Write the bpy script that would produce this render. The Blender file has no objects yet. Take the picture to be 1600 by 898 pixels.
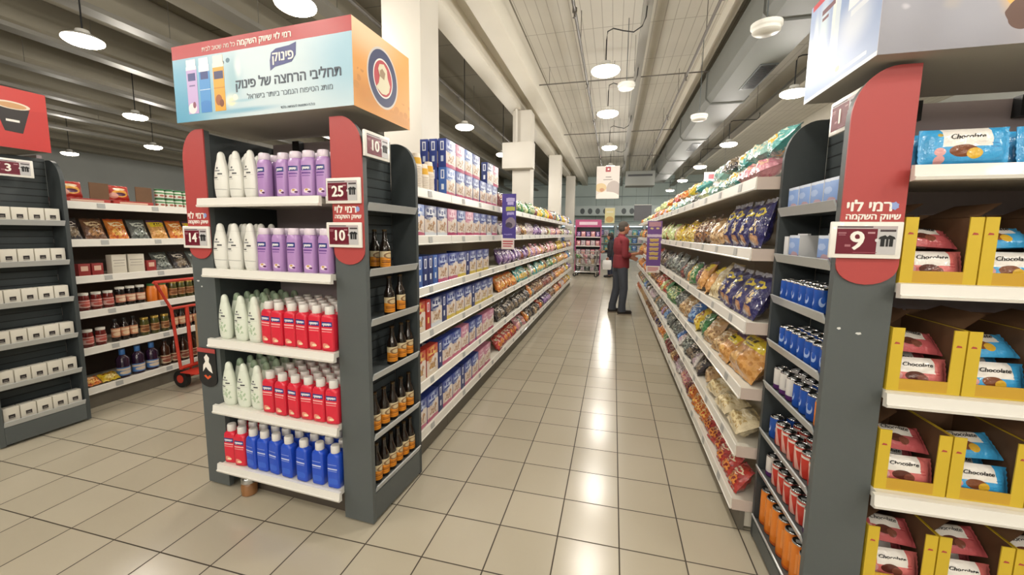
import bpy, bmesh, math, random
from mathutils import Vector, Matrix, Euler, noise
rnd = random.Random(7)
PI = math.pi
R = math.radians
SC = bpy.context.scene
COL = SC.collection

# ------------------------------------------------------------------ camera
cam_data = bpy.data.cameras.new('camera')
cam = bpy.data.objects.new('camera', cam_data)
COL.objects.link(cam)
SC.camera = cam
F_PX, YAW, PITCH, ROLL = 634.82, -0.25359, -0.116306, 0.010244
cam_data.sensor_width = 36.0
cam_data.lens = F_PX / 1600 * 36.0
cam_data.shift_x = (800 - 792.494) / 1600
cam_data.shift_y = -(449 - 438.778) / 1600
cam_data.clip_start = 0.02
cam_data.clip_end = 200
_f = Vector((math.sin(YAW) * math.cos(PITCH), math.cos(YAW) * math.cos(PITCH), math.sin(PITCH)))
_r = Vector((math.cos(YAW), -math.sin(YAW), 0))
_u = _r.cross(_f)
_rt = _r * math.cos(ROLL) + _u * math.sin(ROLL)
_up = -_r * math.sin(ROLL) + _u * math.cos(ROLL)
M = Matrix((_rt, _up, -_f)).transposed().to_4x4()
M.translation = (1.11496, -1.59249, 1.51287)
cam.matrix_world = M

# ------------------------------------------------------------------ world, exposure, lamps
world = bpy.data.worlds.new('world')
SC.world = world
world.use_nodes = True
world.node_tree.nodes['Background'].inputs[0].default_value = (1.0, 0.95, 0.86, 1)
world.node_tree.nodes['Background'].inputs[1].default_value = 0.08
SC.view_settings.view_transform = 'Standard'
SC.view_settings.look = 'None'
SC.view_settings.gamma = 1
SC.view_settings.use_curve_mapping = False
SC.view_settings.exposure = 0.0
SC.cycles.diffuse_bounces = 8
SC.cycles.max_bounces = 12
LAMP_W = 70.0
LAMP_COL = (1.0, 0.95, 0.88)
LAMP_Z = 3.6
LAMP_ROWS = {
    'centre': [(0.93, y) for y in (-12.4, -9.8, -7.0, -4.4, -2.2, 0.9, 4.1, 6.05, 8.95, 11.9, 15.2, 18.6)],  # lamps behind and just above the camera are unseen, added as fill
    'right': [(3.62, y) for y in (-12.4, -9.8, -7.0, -4.4, -1.6, 2.0, 5.58, 9.14, 12.4, 15.75, 19.4)],  # near end of the row is unseen, added for frontal light
    'left': [(-1.86, y) for y in (-12.4, -9.8, -7.0, -4.4, -1.6, 1.86, 4.1, 6.36, 9.29, 12.5)],  # lamps behind the camera are added to light the display fronts
    'front': [(x, y) for x in (-3.25, 6.0) for y in (-11.0, -8.0, -5.0, -2.0)],  # added rows, all out of view, to brighten the display bays
    'far left': [(-4.75, -4.4), (-4.75, -1.8), (-4.75, 1.9), (-7.67, 4.33), (-10.4, 6.52), (-13.8, 6.7), (-8.0, 10.0), (-12.0, 12.0), (-16.0, 15.0)],  # out-of-view and hidden ones are added to brighten this side
}

# ------------------------------------------------------------------ materials
def lin(c):
    if isinstance(c, str):
        c = c.lstrip('#')
        c = tuple(int(c[i:i + 2], 16) / 255 for i in (0, 2, 4))
    return tuple((x / 12.92 if x <= 0.04045 else ((x + 0.055) / 1.055) ** 2.4) for x in c)

def rgba(c):
    return (*lin(c), 1.0)

MATS = {}

def mat(name, color='#808080', rough=0.5, metal=0.0, emit=0.0, bump=0.0, bscale=60.0, coat=0.0, spec=0.5, var=0.0, vscale=4.0, alpha=None, trans=0.0):
    if name in MATS:
        return MATS[name]
    m = bpy.data.materials.new(name)
    m.use_nodes = True
    nt = m.node_tree
    b = nt.nodes['Principled BSDF']
    b.inputs['Base Color'].default_value = rgba(color)
    b.inputs['Roughness'].default_value = rough
    b.inputs['Metallic'].default_value = metal
    b.inputs['Specular IOR Level'].default_value = spec
    b.inputs['Coat Weight'].default_value = coat
    b.inputs['Transmission Weight'].default_value = trans
    if emit:
        b.inputs['Emission Color'].default_value = rgba(color)
        b.inputs['Emission Strength'].default_value = emit
    tc = nt.nodes.new('ShaderNodeTexCoord')
    if var:
        n = nt.nodes.new('ShaderNodeTexNoise')
        n.inputs['Scale'].default_value = vscale
        n.inputs['Detail'].default_value = 5
        nt.links.new(tc.outputs['Object'], n.inputs['Vector'])
        mx = nt.nodes.new('ShaderNodeMix')
        mx.data_type = 'RGBA'
        c = lin(color)
        mx.inputs[6].default_value = (*[x * (1 - var) for x in c], 1)
        mx.inputs[7].default_value = (*[min(1, x * (1 + var)) for x in c], 1)
        nt.links.new(n.outputs['Fac'], mx.inputs[0])
        nt.links.new(mx.outputs[2], b.inputs['Base Color'])
    if bump:
        n = nt.nodes.new('ShaderNodeTexNoise')
        n.inputs['Scale'].default_value = bscale
        n.inputs['Detail'].default_value = 3
        nt.links.new(tc.outputs['Object'], n.inputs['Vector'])
        bp = nt.nodes.new('ShaderNodeBump')
        bp.inputs['Strength'].default_value = bump
        bp.inputs['Distance'].default_value = 0.01
        nt.links.new(n.outputs['Fac'], bp.inputs['Height'])
        nt.links.new(bp.outputs['Normal'], b.inputs['Normal'])
    MATS[name] = m
    return m

def print_mat(name, base, shapes, rough=0.35, bump=0.0, bscale=18.0, wobble=0.0, coat=0.0):
    """a printed surface: shapes = (kind, cx, cy, half-width, half-height, colour) laid over the base in UV space"""
    if name in MATS:
        return MATS[name]
    m = bpy.data.materials.new(name)
    m.use_nodes = True
    nt = m.node_tree
    N, L = nt.nodes, nt.links
    b = N['Principled BSDF']
    b.inputs['Roughness'].default_value = rough
    b.inputs['Coat Weight'].default_value = coat
    uv = N.new('ShaderNodeTexCoord')
    src = uv.outputs['UV']
    if wobble:
        nz = N.new('ShaderNodeTexNoise')
        nz.inputs['Scale'].default_value = 7
        nz.inputs['Detail'].default_value = 2
        L.new(src, nz.inputs['Vector'])
        va = N.new('ShaderNodeVectorMath'); va.operation = 'MULTIPLY_ADD'
        va.inputs[1].default_value = (wobble, wobble, 0)
        L.new(nz.outputs['Color'], va.inputs[0])
        vb = N.new('ShaderNodeVectorMath'); vb.operation = 'SUBTRACT'
        vb.inputs[1].default_value = (wobble / 2, wobble / 2, 0)
        L.new(src, va.inputs[2])
        L.new(va.outputs[0], vb.inputs[0])
        src = vb.outputs[0]
    col = None
    prev = rgba(base)
    for kind, cx, cy, rx, ry, c in shapes:
        s = N.new('ShaderNodeVectorMath'); s.operation = 'SUBTRACT'
        s.inputs[1].default_value = (cx, cy, 0)
        L.new(src, s.inputs[0])
        d = N.new('ShaderNodeVectorMath'); d.operation = 'MULTIPLY'
        d.inputs[1].default_value = (1 / rx, 1 / ry, 0)
        L.new(s.outputs[0], d.inputs[0])
        if kind in ('e', 'g'):
            ln = N.new('ShaderNodeVectorMath'); ln.operation = 'LENGTH'
            L.new(d.outputs[0], ln.inputs[0])
            v = ln.outputs['Value']
        elif kind == 'diag':
            sp = N.new('ShaderNodeSeparateXYZ'); L.new(d.outputs[0], sp.inputs[0])
            ad = N.new('ShaderNodeMath'); ad.operation = 'ADD'
            L.new(sp.outputs[0], ad.inputs[0]); L.new(sp.outputs[1], ad.inputs[1])
            ab = N.new('ShaderNodeMath'); ab.operation = 'ABSOLUTE'
            L.new(ad.outputs[0], ab.inputs[0])
            v = ab.outputs[0]
        else:
            ab = N.new('ShaderNodeVectorMath'); ab.operation = 'ABSOLUTE'
            L.new(d.outputs[0], ab.inputs[0])
            sp = N.new('ShaderNodeSeparateXYZ'); L.new(ab.outputs[0], sp.inputs[0])
            mx = N.new('ShaderNodeMath'); mx.operation = 'MAXIMUM'
            L.new(sp.outputs[0], mx.inputs[0]); L.new(sp.outputs[1], mx.inputs[1])
            v = mx.outputs[0]
        if kind == 'g':   # printed airbrush blob with a soft edge
            lt = N.new('ShaderNodeMapRange'); lt.interpolation_type = 'SMOOTHSTEP'
            lt.inputs[1].default_value = 0.15; lt.inputs[2].default_value = 1.0
            lt.inputs[3].default_value = 1.0; lt.inputs[4].default_value = 0.0
        else:
            lt = N.new('ShaderNodeMath'); lt.operation = 'LESS_THAN'
            lt.inputs[1].default_value = 1.0
        L.new(v, lt.inputs[0])
        fac = lt.outputs[0]
        if kind == 'blobs':
            vo = N.new('ShaderNodeTexVoronoi')
            vo.inputs['Scale'].default_value = 9
            L.new(src, vo.inputs['Vector'])
            l2 = N.new('ShaderNodeMath'); l2.operation = 'LESS_THAN'; l2.inputs[1].default_value = 0.42
            L.new(vo.outputs['Distance'], l2.inputs[0])
            ml = N.new('ShaderNodeMath'); ml.operation = 'MULTIPLY'
            L.new(fac, ml.inputs[0]); L.new(l2.outputs[0], ml.inputs[1])
            fac = ml.outputs[0]
        mix = N.new('ShaderNodeMix'); mix.data_type = 'RGBA'
        mix.inputs[7].default_value = rgba(c)
        L.new(fac, mix.inputs[0])
        if col is None:
            mix.inputs[6].default_value = prev
        else:
            L.new(col, mix.inputs[6])
        col = mix.outputs[2]
    if col is None:
        b.inputs['Base Color'].default_value = prev
    else:
        L.new(col, b.inputs['Base Color'])
    if bump:
        tc = N.new('ShaderNodeTexCoord')
        nz = N.new('ShaderNodeTexNoise')
        nz.inputs['Scale'].default_value = bscale
        nz.inputs['Detail'].default_value = 4
        L.new(tc.outputs['Object'], nz.inputs['Vector'])
        bp = N.new('ShaderNodeBump')
        bp.inputs['Strength'].default_value = bump
        bp.inputs['Distance'].default_value = 0.02
        L.new(nz.outputs['Fac'], bp.inputs['Height'])
        L.new(bp.outputs['Normal'], b.inputs['Normal'])
    MATS[name] = m
    return m

def floor_mat():
    m = bpy.data.materials.new('floor_tiles')
    m.use_nodes = True
    nt = m.node_tree; N, L = nt.nodes, nt.links
    b = N['Principled BSDF']
    tc = N.new('ShaderNodeTexCoord')
    sc = N.new('ShaderNodeVectorMath'); sc.operation = 'SCALE'; sc.inputs['Scale'].default_value = 1 / 0.3
    L.new(tc.outputs['Object'], sc.inputs[0])
    fr = N.new('ShaderNodeVectorMath'); fr.operation = 'FRACTION'
    L.new(sc.outputs[0], fr.inputs[0])
    su = N.new('ShaderNodeVectorMath'); su.operation = 'SUBTRACT'; su.inputs[1].default_value = (0.5, 0.5, 0)
    L.new(fr.outputs[0], su.inputs[0])
    ab = N.new('ShaderNodeVectorMath'); ab.operation = 'ABSOLUTE'
    L.new(su.outputs[0], ab.inputs[0])
    sp = N.new('ShaderNodeSeparateXYZ'); L.new(ab.outputs[0], sp.inputs[0])
    mx = N.new('ShaderNodeMath'); mx.operation = 'MAXIMUM'
    L.new(sp.outputs[0], mx.inputs[0]); L.new(sp.outputs[1], mx.inputs[1])
    mr = N.new('ShaderNodeMapRange'); mr.inputs[1].default_value = 0.487; mr.inputs[2].default_value = 0.491
    L.new(mx.outputs[0], mr.inputs[0])
    fl = N.new('ShaderNodeVectorMath'); fl.operation = 'FLOOR'
    L.new(sc.outputs[0], fl.inputs[0])
    wn = N.new('ShaderNodeTexWhiteNoise'); L.new(fl.outputs[0], wn.inputs['Vector'])
    nz = N.new('ShaderNodeTexNoise'); nz.inputs['Scale'].default_value = 1.3; nz.inputs['Detail'].default_value = 6
    L.new(tc.outputs['Object'], nz.inputs['Vector'])
    ad = N.new('ShaderNodeMath'); ad.operation = 'MULTIPLY_ADD'; ad.inputs[1].default_value = 0.4
    hf = N.new('ShaderNodeMath'); hf.operation = 'MULTIPLY'; hf.inputs[1].default_value = 0.6
    L.new(nz.outputs['Fac'], hf.inputs[0])
    L.new(wn.outputs['Value'], ad.inputs[0]); L.new(hf.outputs[0], ad.inputs[2])
    cr = N.new('ShaderNodeMix'); cr.data_type = 'RGBA'
    cr.inputs[6].default_value = rgba('#aca491'); cr.inputs[7].default_value = rgba('#bfb7a5')
    L.new(ad.outputs[0], cr.inputs[0])
    mg = N.new('ShaderNodeMix'); mg.data_type = 'RGBA'
    mg.inputs[7].default_value = rgba('#3d352a')
    L.new(mr.outputs[0], mg.inputs[0]); L.new(cr.outputs[2], mg.inputs[6])
    L.new(mg.outputs[2], b.inputs['Base Color'])
    ro = N.new('ShaderNodeMapRange'); ro.inputs[3].default_value = 0.17; ro.inputs[4].default_value = 0.25
    L.new(nz.outputs['Fac'], ro.inputs[0])
    r2 = N.new('ShaderNodeMix'); r2.inputs[3].default_value = 0.7
    L.new(mr.outputs[0], r2.inputs[0]); L.new(ro.outputs[0], r2.inputs[2])
    L.new(r2.outputs[0], b.inputs['Roughness'])
    bp = N.new('ShaderNodeBump'); bp.inputs['Strength'].default_value = 0.25; bp.inputs['Distance'].default_value = 0.002; bp.invert = True
    L.new(mr.outputs[0], bp.inputs['Height'])
    L.new(bp.outputs['Normal'], b.inputs['Normal'])
    return m

def stripe_mat(name, c0, c1, axis, pitch, width, rough=0.6, bumpd=0.01, axis2=None, pitch2=1.3, width2=0.012):
    """panelled surface: seams every `pitch` metres along the axis (and a second set)"""
    m = bpy.data.materials.new(name)
    m.use_nodes = True
    nt = m.node_tree; N, L = nt.nodes, nt.links
    b = N['Principled BSDF']; b.inputs['Roughness'].default_value = rough
    tc = N.new('ShaderNodeTexCoord')
    sp = N.new('ShaderNodeSeparateXYZ'); L.new(tc.outputs['Object'], sp.inputs[0])
    def seam(ax, p, w):
        d = N.new('ShaderNodeMath'); d.operation = 'DIVIDE'; d.inputs[1].default_value = p
        L.new(sp.outputs[ax], d.inputs[0])
        f = N.new('ShaderNodeMath'); f.operation = 'FRACT'; L.new(d.outputs[0], f.inputs[0])
        l = N.new('ShaderNodeMath'); l.operation = 'LESS_THAN'; l.inputs[1].default_value = w / p
        L.new(f.outputs[0], l.inputs[0])
        return l.outputs[0]
    s = seam(axis, pitch, width)
    if axis2 is not None:
        s2 = seam(axis2, pitch2, width2)
        mx = N.new('ShaderNodeMath'); mx.operation = 'MAXIMUM'
        L.new(s, mx.inputs[0]); L.new(s2, mx.inputs[1]); s = mx.outputs[0]
    nz = N.new('ShaderNodeTexNoise'); nz.inputs['Scale'].default_value = 1.1; nz.inputs['Detail'].default_value = 5
    L.new(tc.outputs['Object'], nz.inputs['Vector'])
    v = N.new('ShaderNodeMix'); v.data_type = 'RGBA'
    v.inputs[6].default_value = (*[x * 0.86 for x in lin(c0)], 1); v.inputs[7].default_value = (*[min(1, x * 1.1) for x in lin(c0)], 1)
    L.new(nz.outputs['Fac'], v.inputs[0])
    mg = N.new('ShaderNodeMix'); mg.data_type = 'RGBA'; mg.inputs[7].default_value = rgba(c1)
    L.new(s, mg.inputs[0]); L.new(v.outputs[2], mg.inputs[6])
    L.new(mg.outputs[2], b.inputs['Base Color'])
    bp = N.new('ShaderNodeBump'); bp.inputs['Strength'].default_value = 0.5; bp.inputs['Distance'].default_value = bumpd; bp.invert = True
    L.new(s, bp.inputs['Height']); L.new(bp.outputs['Normal'], b.inputs['Normal'])
    return m

# ------------------------------------------------------------------ mesh building
class MB:
    def __init__(s):
        s.v, s.f, s.m, s.uv = [], [], [], []

    def face(s, idx, m=0, uv=None):
        s.f.append(tuple(idx)); s.m.append(m); s.uv.append(uv or [(0.5, 0.5)] * len(idx))

    def poly(s, pts, m=0, uv=None):
        b = len(s.v)
        s.v += [tuple(p) for p in pts]
        s.face(range(b, b + len(pts)), m, uv)

    def box(s, x0, x1, y0, y1, z0, z1, m=0, ms=None, ch=0.0):
        """box; ms = {'front','back','left','right','top','bottom': material index}; ch = chamfer on all edges"""
        ms = ms or {}
        if ch:
            return s._chbox(x0, x1, y0, y1, z0, z1, m, ms, ch)
        b = len(s.v)
        s.v += [(x0, y0, z0), (x1, y0, z0), (x1, y1, z0), (x0, y1, z0), (x0, y0, z1), (x1, y0, z1), (x1, y1, z1), (x0, y1, z1)]
        q = [(0, 0), (1, 0), (1, 1), (0, 1)]
        for n, ix in (('front', (0, 1, 5, 4)), ('right', (1, 2, 6, 5)), ('back', (2, 3, 7, 6)), ('left', (3, 0, 4, 7)), ('top', (4, 5, 6, 7)), ('bottom', (3, 2, 1, 0))):
            s.face([b + i for i in ix], ms.get(n, m), q)

    def _chbox(s, x0, x1, y0, y1, z0, z1, m, ms, c):
        bm = bmesh.new()
        bmesh.ops.create_cube(bm, size=1)
        for v in bm.verts:
            v.co = Vector((x0 + (v.co.x + .5) * (x1 - x0), y0 + (v.co.y + .5) * (y1 - y0), z0 + (v.co.z + .5) * (z1 - z0)))
        c = min(c, 0.45 * min(x1 - x0, y1 - y0, z1 - z0))
        bmesh.ops.bevel(bm, geom=list(bm.edges), offset=c, segments=2, affect='EDGES', profile=0.6)
        bm.verts.ensure_lookup_table()
        b = len(s.v)
        s.v += [tuple(v.co) for v in bm.verts]
        names = {(0, -1): 'front', (0, 1): 'right', (1, -1): 'left'}
        for f in bm.faces:
            n = f.normal
            k = max(range(3), key=lambda i: abs(n[i]))
            nm = {0: ('right' if n.x > 0 else 'left'), 1: ('back' if n.y > 0 else 'front'), 2: ('top' if n.z > 0 else 'bottom')}[k]
            uvs = []
            for v in f.verts:
                p = ((v.co.x - x0) / (x1 - x0), (v.co.y - y0) / (y1 - y0), (v.co.z - z0) / (z1 - z0))
                uvs.append({0: (p[1], p[2]), 1: (p[0], p[2]), 2: (p[0], p[1])}[k])
            s.face([b + v.index for v in f.verts], ms.get(nm, m), uvs)
        bm.free()

    def prism(s, poly, axis, a0, a1, m=0, mcap=None):
        """2-D outline extruded along axis ('x': poly is (y,z); 'y': (x,z); 'z': (x,y))"""
        mk = {'x': lambda p, a: (a, p[0], p[1]), 'y': lambda p, a: (p[0], a, p[1]), 'z': lambda p, a: (p[0], p[1], a)}[axis]
        b = len(s.v); n = len(poly)
        s.v += [mk(p, a0) for p in poly] + [mk(p, a1) for p in poly]
        xs = [p[0] for p in poly]; zs = [p[1] for p in poly]
        w = max(xs) - min(xs) or 1; h = max(zs) - min(zs) or 1
        uv = [((p[0] - min(xs)) / w, (p[1] - min(zs)) / h) for p in poly]
        mc = m if mcap is None else mcap
        s.face(range(b, b + n), mc, uv)
        s.face(range(b + 2 * n - 1, b + n - 1, -1), mc, uv[::-1])
        for i in range(n):
            j = (i + 1) % n
            s.face((b + i, b + n + i, b + n + j, b + j), m)

    def loft(s, secs, seg=24, m=0, ms=None, cap=True, cx=0.0, cy=0.0):
        """superellipse sections (z, rx, ry, exponent)"""
        b = len(s.v)
        z0, z1 = secs[0][0], secs[-1][0]
        for z, rx, ry, n in secs:
            for i in range(seg):
                a = 2 * PI * i / seg - PI / 2
                ca, sa = math.cos(a), math.sin(a)
                s.v.append((cx + rx * math.copysign(abs(ca) ** (2 / n), ca), cy + ry * math.copysign(abs(sa) ** (2 / n), sa), z))
        for k in range(len(secs) - 1):
            mm = ms[k] if ms else m
            v0 = (secs[k][0] - z0) / ((z1 - z0) or 1); v1 = (secs[k + 1][0] - z0) / ((z1 - z0) or 1)
            for i in range(seg):
                j = (i + 1) % seg
                s.face((b + k * seg + i, b + k * seg + j, b + (k + 1) * seg + j, b + (k + 1) * seg + i), mm,
                       [(i / seg, v0), ((i + 1) / seg, v0), ((i + 1) / seg, v1), (i / seg, v1)])
        if cap:
            s.face([b + i for i in range(seg)][::-1], ms[0] if ms else m)
            e = b + (len(secs) - 1) * seg
            s.face([e + i for i in range(seg)], ms[-1] if ms else m)

    def lathe(s, prof, seg=20, m=0, ms=None, cx=0.0, cy=0.0, cap=True):
        s.loft([(z, r, r, 2) for r, z in prof], seg, m, ms, cap, cx, cy)

    def patch(s, secs, z0, z1, a0, a1, off=0.0008, nu=8, nv=4, m=0):
        """a label wrapped on a lofted body: angles in degrees about the front (-y)"""
        def at(z):
            for k in range(len(secs) - 1):
                if secs[k][0] <= z <= secs[k + 1][0] and secs[k + 1][0] > secs[k][0]:
                    t = (z - secs[k][0]) / (secs[k + 1][0] - secs[k][0])
                    return [secs[k][i] * (1 - t) + secs[k + 1][i] * t for i in (1, 2, 3)]
            return secs[-1][1:]
        b = len(s.v)
        for j in range(nv + 1):
            z = z0 + (z1 - z0) * j / nv
            rx, ry, n = at(z)
            for i in range(nu + 1):
                a = R(a0 + (a1 - a0) * i / nu) - PI / 2
                ca, sa = math.cos(a), math.sin(a)
                s.v.append(((rx + off) * math.copysign(abs(ca) ** (2 / n), ca), (ry + off) * math.copysign(abs(sa) ** (2 / n), sa), z))
        for j in range(nv):
            for i in range(nu):
                q = b + j * (nu + 1) + i
                s.face((q, q + 1, q + nu + 2, q + nu + 1), m, [(i / nu, j / nv), ((i + 1) / nu, j / nv), ((i + 1) / nu, (j + 1) / nv), (i / nu, (j + 1) / nv)])

    def tube(s, pts, r, seg=8, m=0, closed=False):
        pts = [Vector(p) for p in pts]
        n = len(pts)
        b = len(s.v)
        up = Vector((0, 0, 1))
        for i, p in enumerate(pts):
            if closed:
                d = pts[(i + 1) % n] - pts[i - 1]
            else:
                d = pts[min(i + 1, n - 1)] - pts[max(i - 1, 0)]
            d.normalize()
            ref = up if abs(d.z) < 0.95 else Vector((1, 0, 0))
            a = d.cross(ref).normalized(); c = a.cross(d)
            for k in range(seg):
                t = 2 * PI * k / seg
                s.v.append(tuple(p + a * (r * math.cos(t)) + c * (r * math.sin(t))))
        for i in range(n if closed else n - 1):
            j = (i + 1) % n
            for k in range(seg):
                l = (k + 1) % seg
                s.face((b + i * seg + k, b + i * seg + l, b + j * seg + l, b + j * seg + k), m)
        if not closed:
            s.face([b + k for k in range(seg)][::-1], m)
            s.face([b + (n - 1) * seg + k for k in range(seg)], m)

    def mesh(s, name, mats, smooth=False, angle=40):
        me = bpy.data.meshes.new(name)
        me.from_pydata(s.v, [], s.f)
        for m in mats:
            me.materials.append(m)
        me.polygons.foreach_set('material_index', s.m)
        uvl = me.uv_layers.new(name='UVMap')
        flat = []
        for u in s.uv:
            for a in u:
                flat += [a[0], a[1]]
        uvl.data.foreach_set('uv', flat)
        if smooth:
            me.polygons.foreach_set('use_smooth', [True] * len(s.f))
            me.set_sharp_from_angle(angle=R(angle))
        me.update()
        return me

def one(fn, name, mats, smooth=False, angle=40):
    b = MB(); fn(b)
    return b.mesh(name, mats, smooth, angle)

def boxmesh(name, m, x0, x1, y0, y1, z0, z1, ch=0.0, **k):
    b = MB(); b.box(x0, x1, y0, y1, z0, z1, ch=ch, **k)
    return b.mesh(name, m if isinstance(m, list) else [m], smooth=bool(ch), angle=50)

# ------------------------------------------------------------------ objects
def link(o):
    COL.objects.link(o); return o

def tag(o, label=None, cat=None, group=None, kind=None):
    if label: o['label'] = label
    if cat: o['category'] = cat
    if group: o['group'] = group
    if kind: o['kind'] = kind
    return o

def thing(name, label, cat, loc=(0, 0, 0), rot=(0, 0, 0), group=None):
    o = link(bpy.data.objects.new(name, None))
    o.empty_display_size = 0.05
    o.location = loc; o.rotation_euler = rot
    return tag(o, label, cat, group)

def part(name, me, parent, loc=(0, 0, 0), rot=(0, 0, 0), label=None):
    o = link(bpy.data.objects.new(name, me))
    o.parent = parent
    o.location = loc; o.rotation_euler = rot
    if label: o['label'] = label
    return o

def solid(name, me, label, cat, loc=(0, 0, 0), rot=(0, 0, 0), group=None, scale=None):
    o = link(bpy.data.objects.new(name, me))
    o.location = loc; o.rotation_euler = rot
    if scale: o.scale = scale
    return tag(o, label, cat, group)

def struct(name, me, loc=(0, 0, 0)):
    o = link(bpy.data.objects.new(name, me)); o.location = loc
    o['kind'] = 'structure'
    return o

def spawn(kit, name, label, cat, group=None, loc=(0, 0, 0), rot=(0, 0, 0)):
    """a thing from a kit of shared part meshes: [(part name, mesh, location, [sub-parts])]"""
    t = thing(name, label, cat, loc, rot, group)
    for p in kit:
        o = part(p[0], p[1], t, p[2] if len(p) > 2 else (0, 0, 0), p[4] if len(p) > 4 else (0, 0, 0))
        for q in (p[3] if len(p) > 3 else []):
            part(q[0], q[1], o, q[2] if len(q) > 2 else (0, 0, 0))
    return t

ORD = ['', 'first', 'second', 'third', 'fourth', 'fifth', 'sixth', 'seventh', 'eighth', 'ninth', 'tenth']
def nth(i):
    if i <= 10: return ORD[i]
    return str(i) + ('th' if 10 < i % 100 < 14 else {1: 'st', 2: 'nd', 3: 'rd'}.get(i % 10, 'th'))

_TXT = {}
def text_mesh(s, size, m, bold=0.0, extrude=0.0006, align='CENTER'):
    """lettering; Hebrew strings are passed in reading order and reversed here; bold widens the strokes"""
    key = (s, size, m.name, bold, align)
    if key in _TXT: return _TXT[key]
    if any('\u0590' <= ch <= '\u05ff' for ch in s):
        s = s[::-1]
    cu = bpy.data.curves.new('lettering', 'FONT')
    cu.body = s; cu.size = size; cu.align_x = align; cu.align_y = 'CENTER'
    cu.extrude = extrude; cu.resolution_u = 3
    o = link(bpy.data.objects.new('lettering', cu))
    dg = bpy.context.evaluated_depsgraph_get()
    me = bpy.data.meshes.new_from_object(o.evaluated_get(dg))
    bpy.data.objects.remove(o); bpy.data.curves.remove(cu)
    if bold:
        bm = bmesh.new()
        for i, (dx, dy) in enumerate(((-1, 0), (1, 0), (0, 0.6), (0, -0.6))):
            n0 = len(bm.verts)
            bm.from_mesh(me); bm.verts.ensure_lookup_table()
            for v in list(bm.verts)[n0:]:
                v.co += Vector((dx * bold, dy * bold, 0.00004 * i))
        bm.to_mesh(me); bm.free()
    me.materials.clear(); me.materials.append(m)
    me.name = 'lettering'
    _TXT[key] = me
    return me

def lettering(parent, s, size, m, loc, rot=(PI / 2, 0, 0), bold=0.0, align='CENTER', name='lettering'):
    return part(name, text_mesh(s, size, m, bold, align=align), parent, loc, rot)

FX = (PI / 2, 0, PI / 2)      # lettering that faces +x
FNX = (PI / 2, 0, -PI / 2)    # faces -x

# common materials
GREY = mat('dark_grey_steel', '#53595a', 0.45, var=0.06, vscale=3)
GREYD = mat('charcoal_panel', '#3b4143', 0.5, var=0.08, vscale=5)
PEG = stripe_mat('slotted_charcoal_panel', '#3e4547', '#15181a', 2, 0.05, 0.006, 0.5, 0.004)
PEGP = mat('mauve_grey_back_panel', '#a99ca0', 0.55, var=0.05)
SILV = mat('silver_shelf_edge', '#c3c7c9', 0.28, 0.25)
WHITE = mat('white_enamel', '#e6e4dc', 0.35)
WHITEP = mat('white_plastic_rail', '#eceae4', 0.25, coat=0.3)
CREAM = mat('cream_enamel', '#cfc9bb', 0.45)
BROWNIN = mat('shelf_back_beige', '#8d8377', 0.6)
RED = mat('sign_red', '#ad4443', 0.45)
REDP = mat('red_print', '#b7373c', 0.35)
TXTW = mat('white_lettering', '#f3efe8', 0.4)
TXTB = mat('black_lettering', '#15151a', 0.4)
NAVY = mat('navy_print', '#27327a', 0.35)
MAROON = mat('maroon_screen', '#6b2030', 0.3)
LGREY = mat('light_grey_screen', '#c3c3c4', 0.3)
LBL = mat('grey_price_paper', '#b0b2b1', 0.5)
BLACKP = mat('black_plastic', '#17181a', 0.4)
CHROME = mat('bright_metal', '#c8c8c8', 0.2, 1.0)
CARD = mat('brown_cardboard', '#6d4f37', 0.75, var=0.12, vscale=14)
CARDL = mat('light_brown_cardboard', '#a98c66', 0.75, var=0.1, vscale=10)
YELLOW = mat('yellow_carton', '#cdb02f', 0.5, var=0.05)
YELLOWD = mat('ochre_carton', '#c39a2e', 0.55, var=0.05)

# ------------------------------------------------------------------ the room
X0, X1, Y0, Y1, ZC = -21.0, 9.0, -14.0, 24.0, 4.95
struct('floor', boxmesh('floor', floor_mat(), X0, X1, Y0, Y1, -0.1, 0.0))
CEIL = stripe_mat('white_ceiling_boards', '#c6c2b7', '#a19c91', 0, 0.16, 0.012, 0.6, 0.008, 1, 1.45, 0.02)
CEILD = stripe_mat('shaded_concrete_ceiling', '#7b7668', '#545046', 1, 1.45, 0.02, 0.7, 0.01)  # concrete, its colour darkened for the dimly lit left side
b = MB(); b.box(-0.5, X1, Y0, Y1, ZC, ZC + 0.1, 0); b.box(X0, -0.5, Y0, Y1, ZC, ZC + 0.1, 1)
struct('ceiling', b.mesh('ceiling', [CEIL, CEILD]))
WALL = mat('pale_wall_paint', '#b9bcb8', 0.6, var=0.05, vscale=0.8)
struct('wall_left', boxmesh('wall_left', WALL, X0 - 0.1, X0, Y0, Y1, 0, ZC))
struct('wall_right', boxmesh('wall_right', WALL, X1, X1 + 0.1, Y0, Y1, 0, ZC))
struct('wall_front', boxmesh('wall_front', WALL, X0, X1, Y0 - 0.1, Y0, 0, ZC))
BLUEW = stripe_mat('pale_blue_back_wall', '#b3c2c0', '#7f8d8d', 2, 0.75, 0.05, 0.5, 0.004, 0, 1.5, 0.03)
struct('wall_back', boxmesh('wall_back', BLUEW, X0, X1, Y1, Y1 + 0.1, 0, ZC))
BEAM = mat('painted_beam', '#cfcabd', 0.6, var=0.06, vscale=1.5)
BEAMD = mat('shaded_concrete_beam', '#8f8979', 0.7, var=0.12, vscale=2)  # concrete beams, weaker light on the left put into the tone
n_trim = 0
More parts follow.
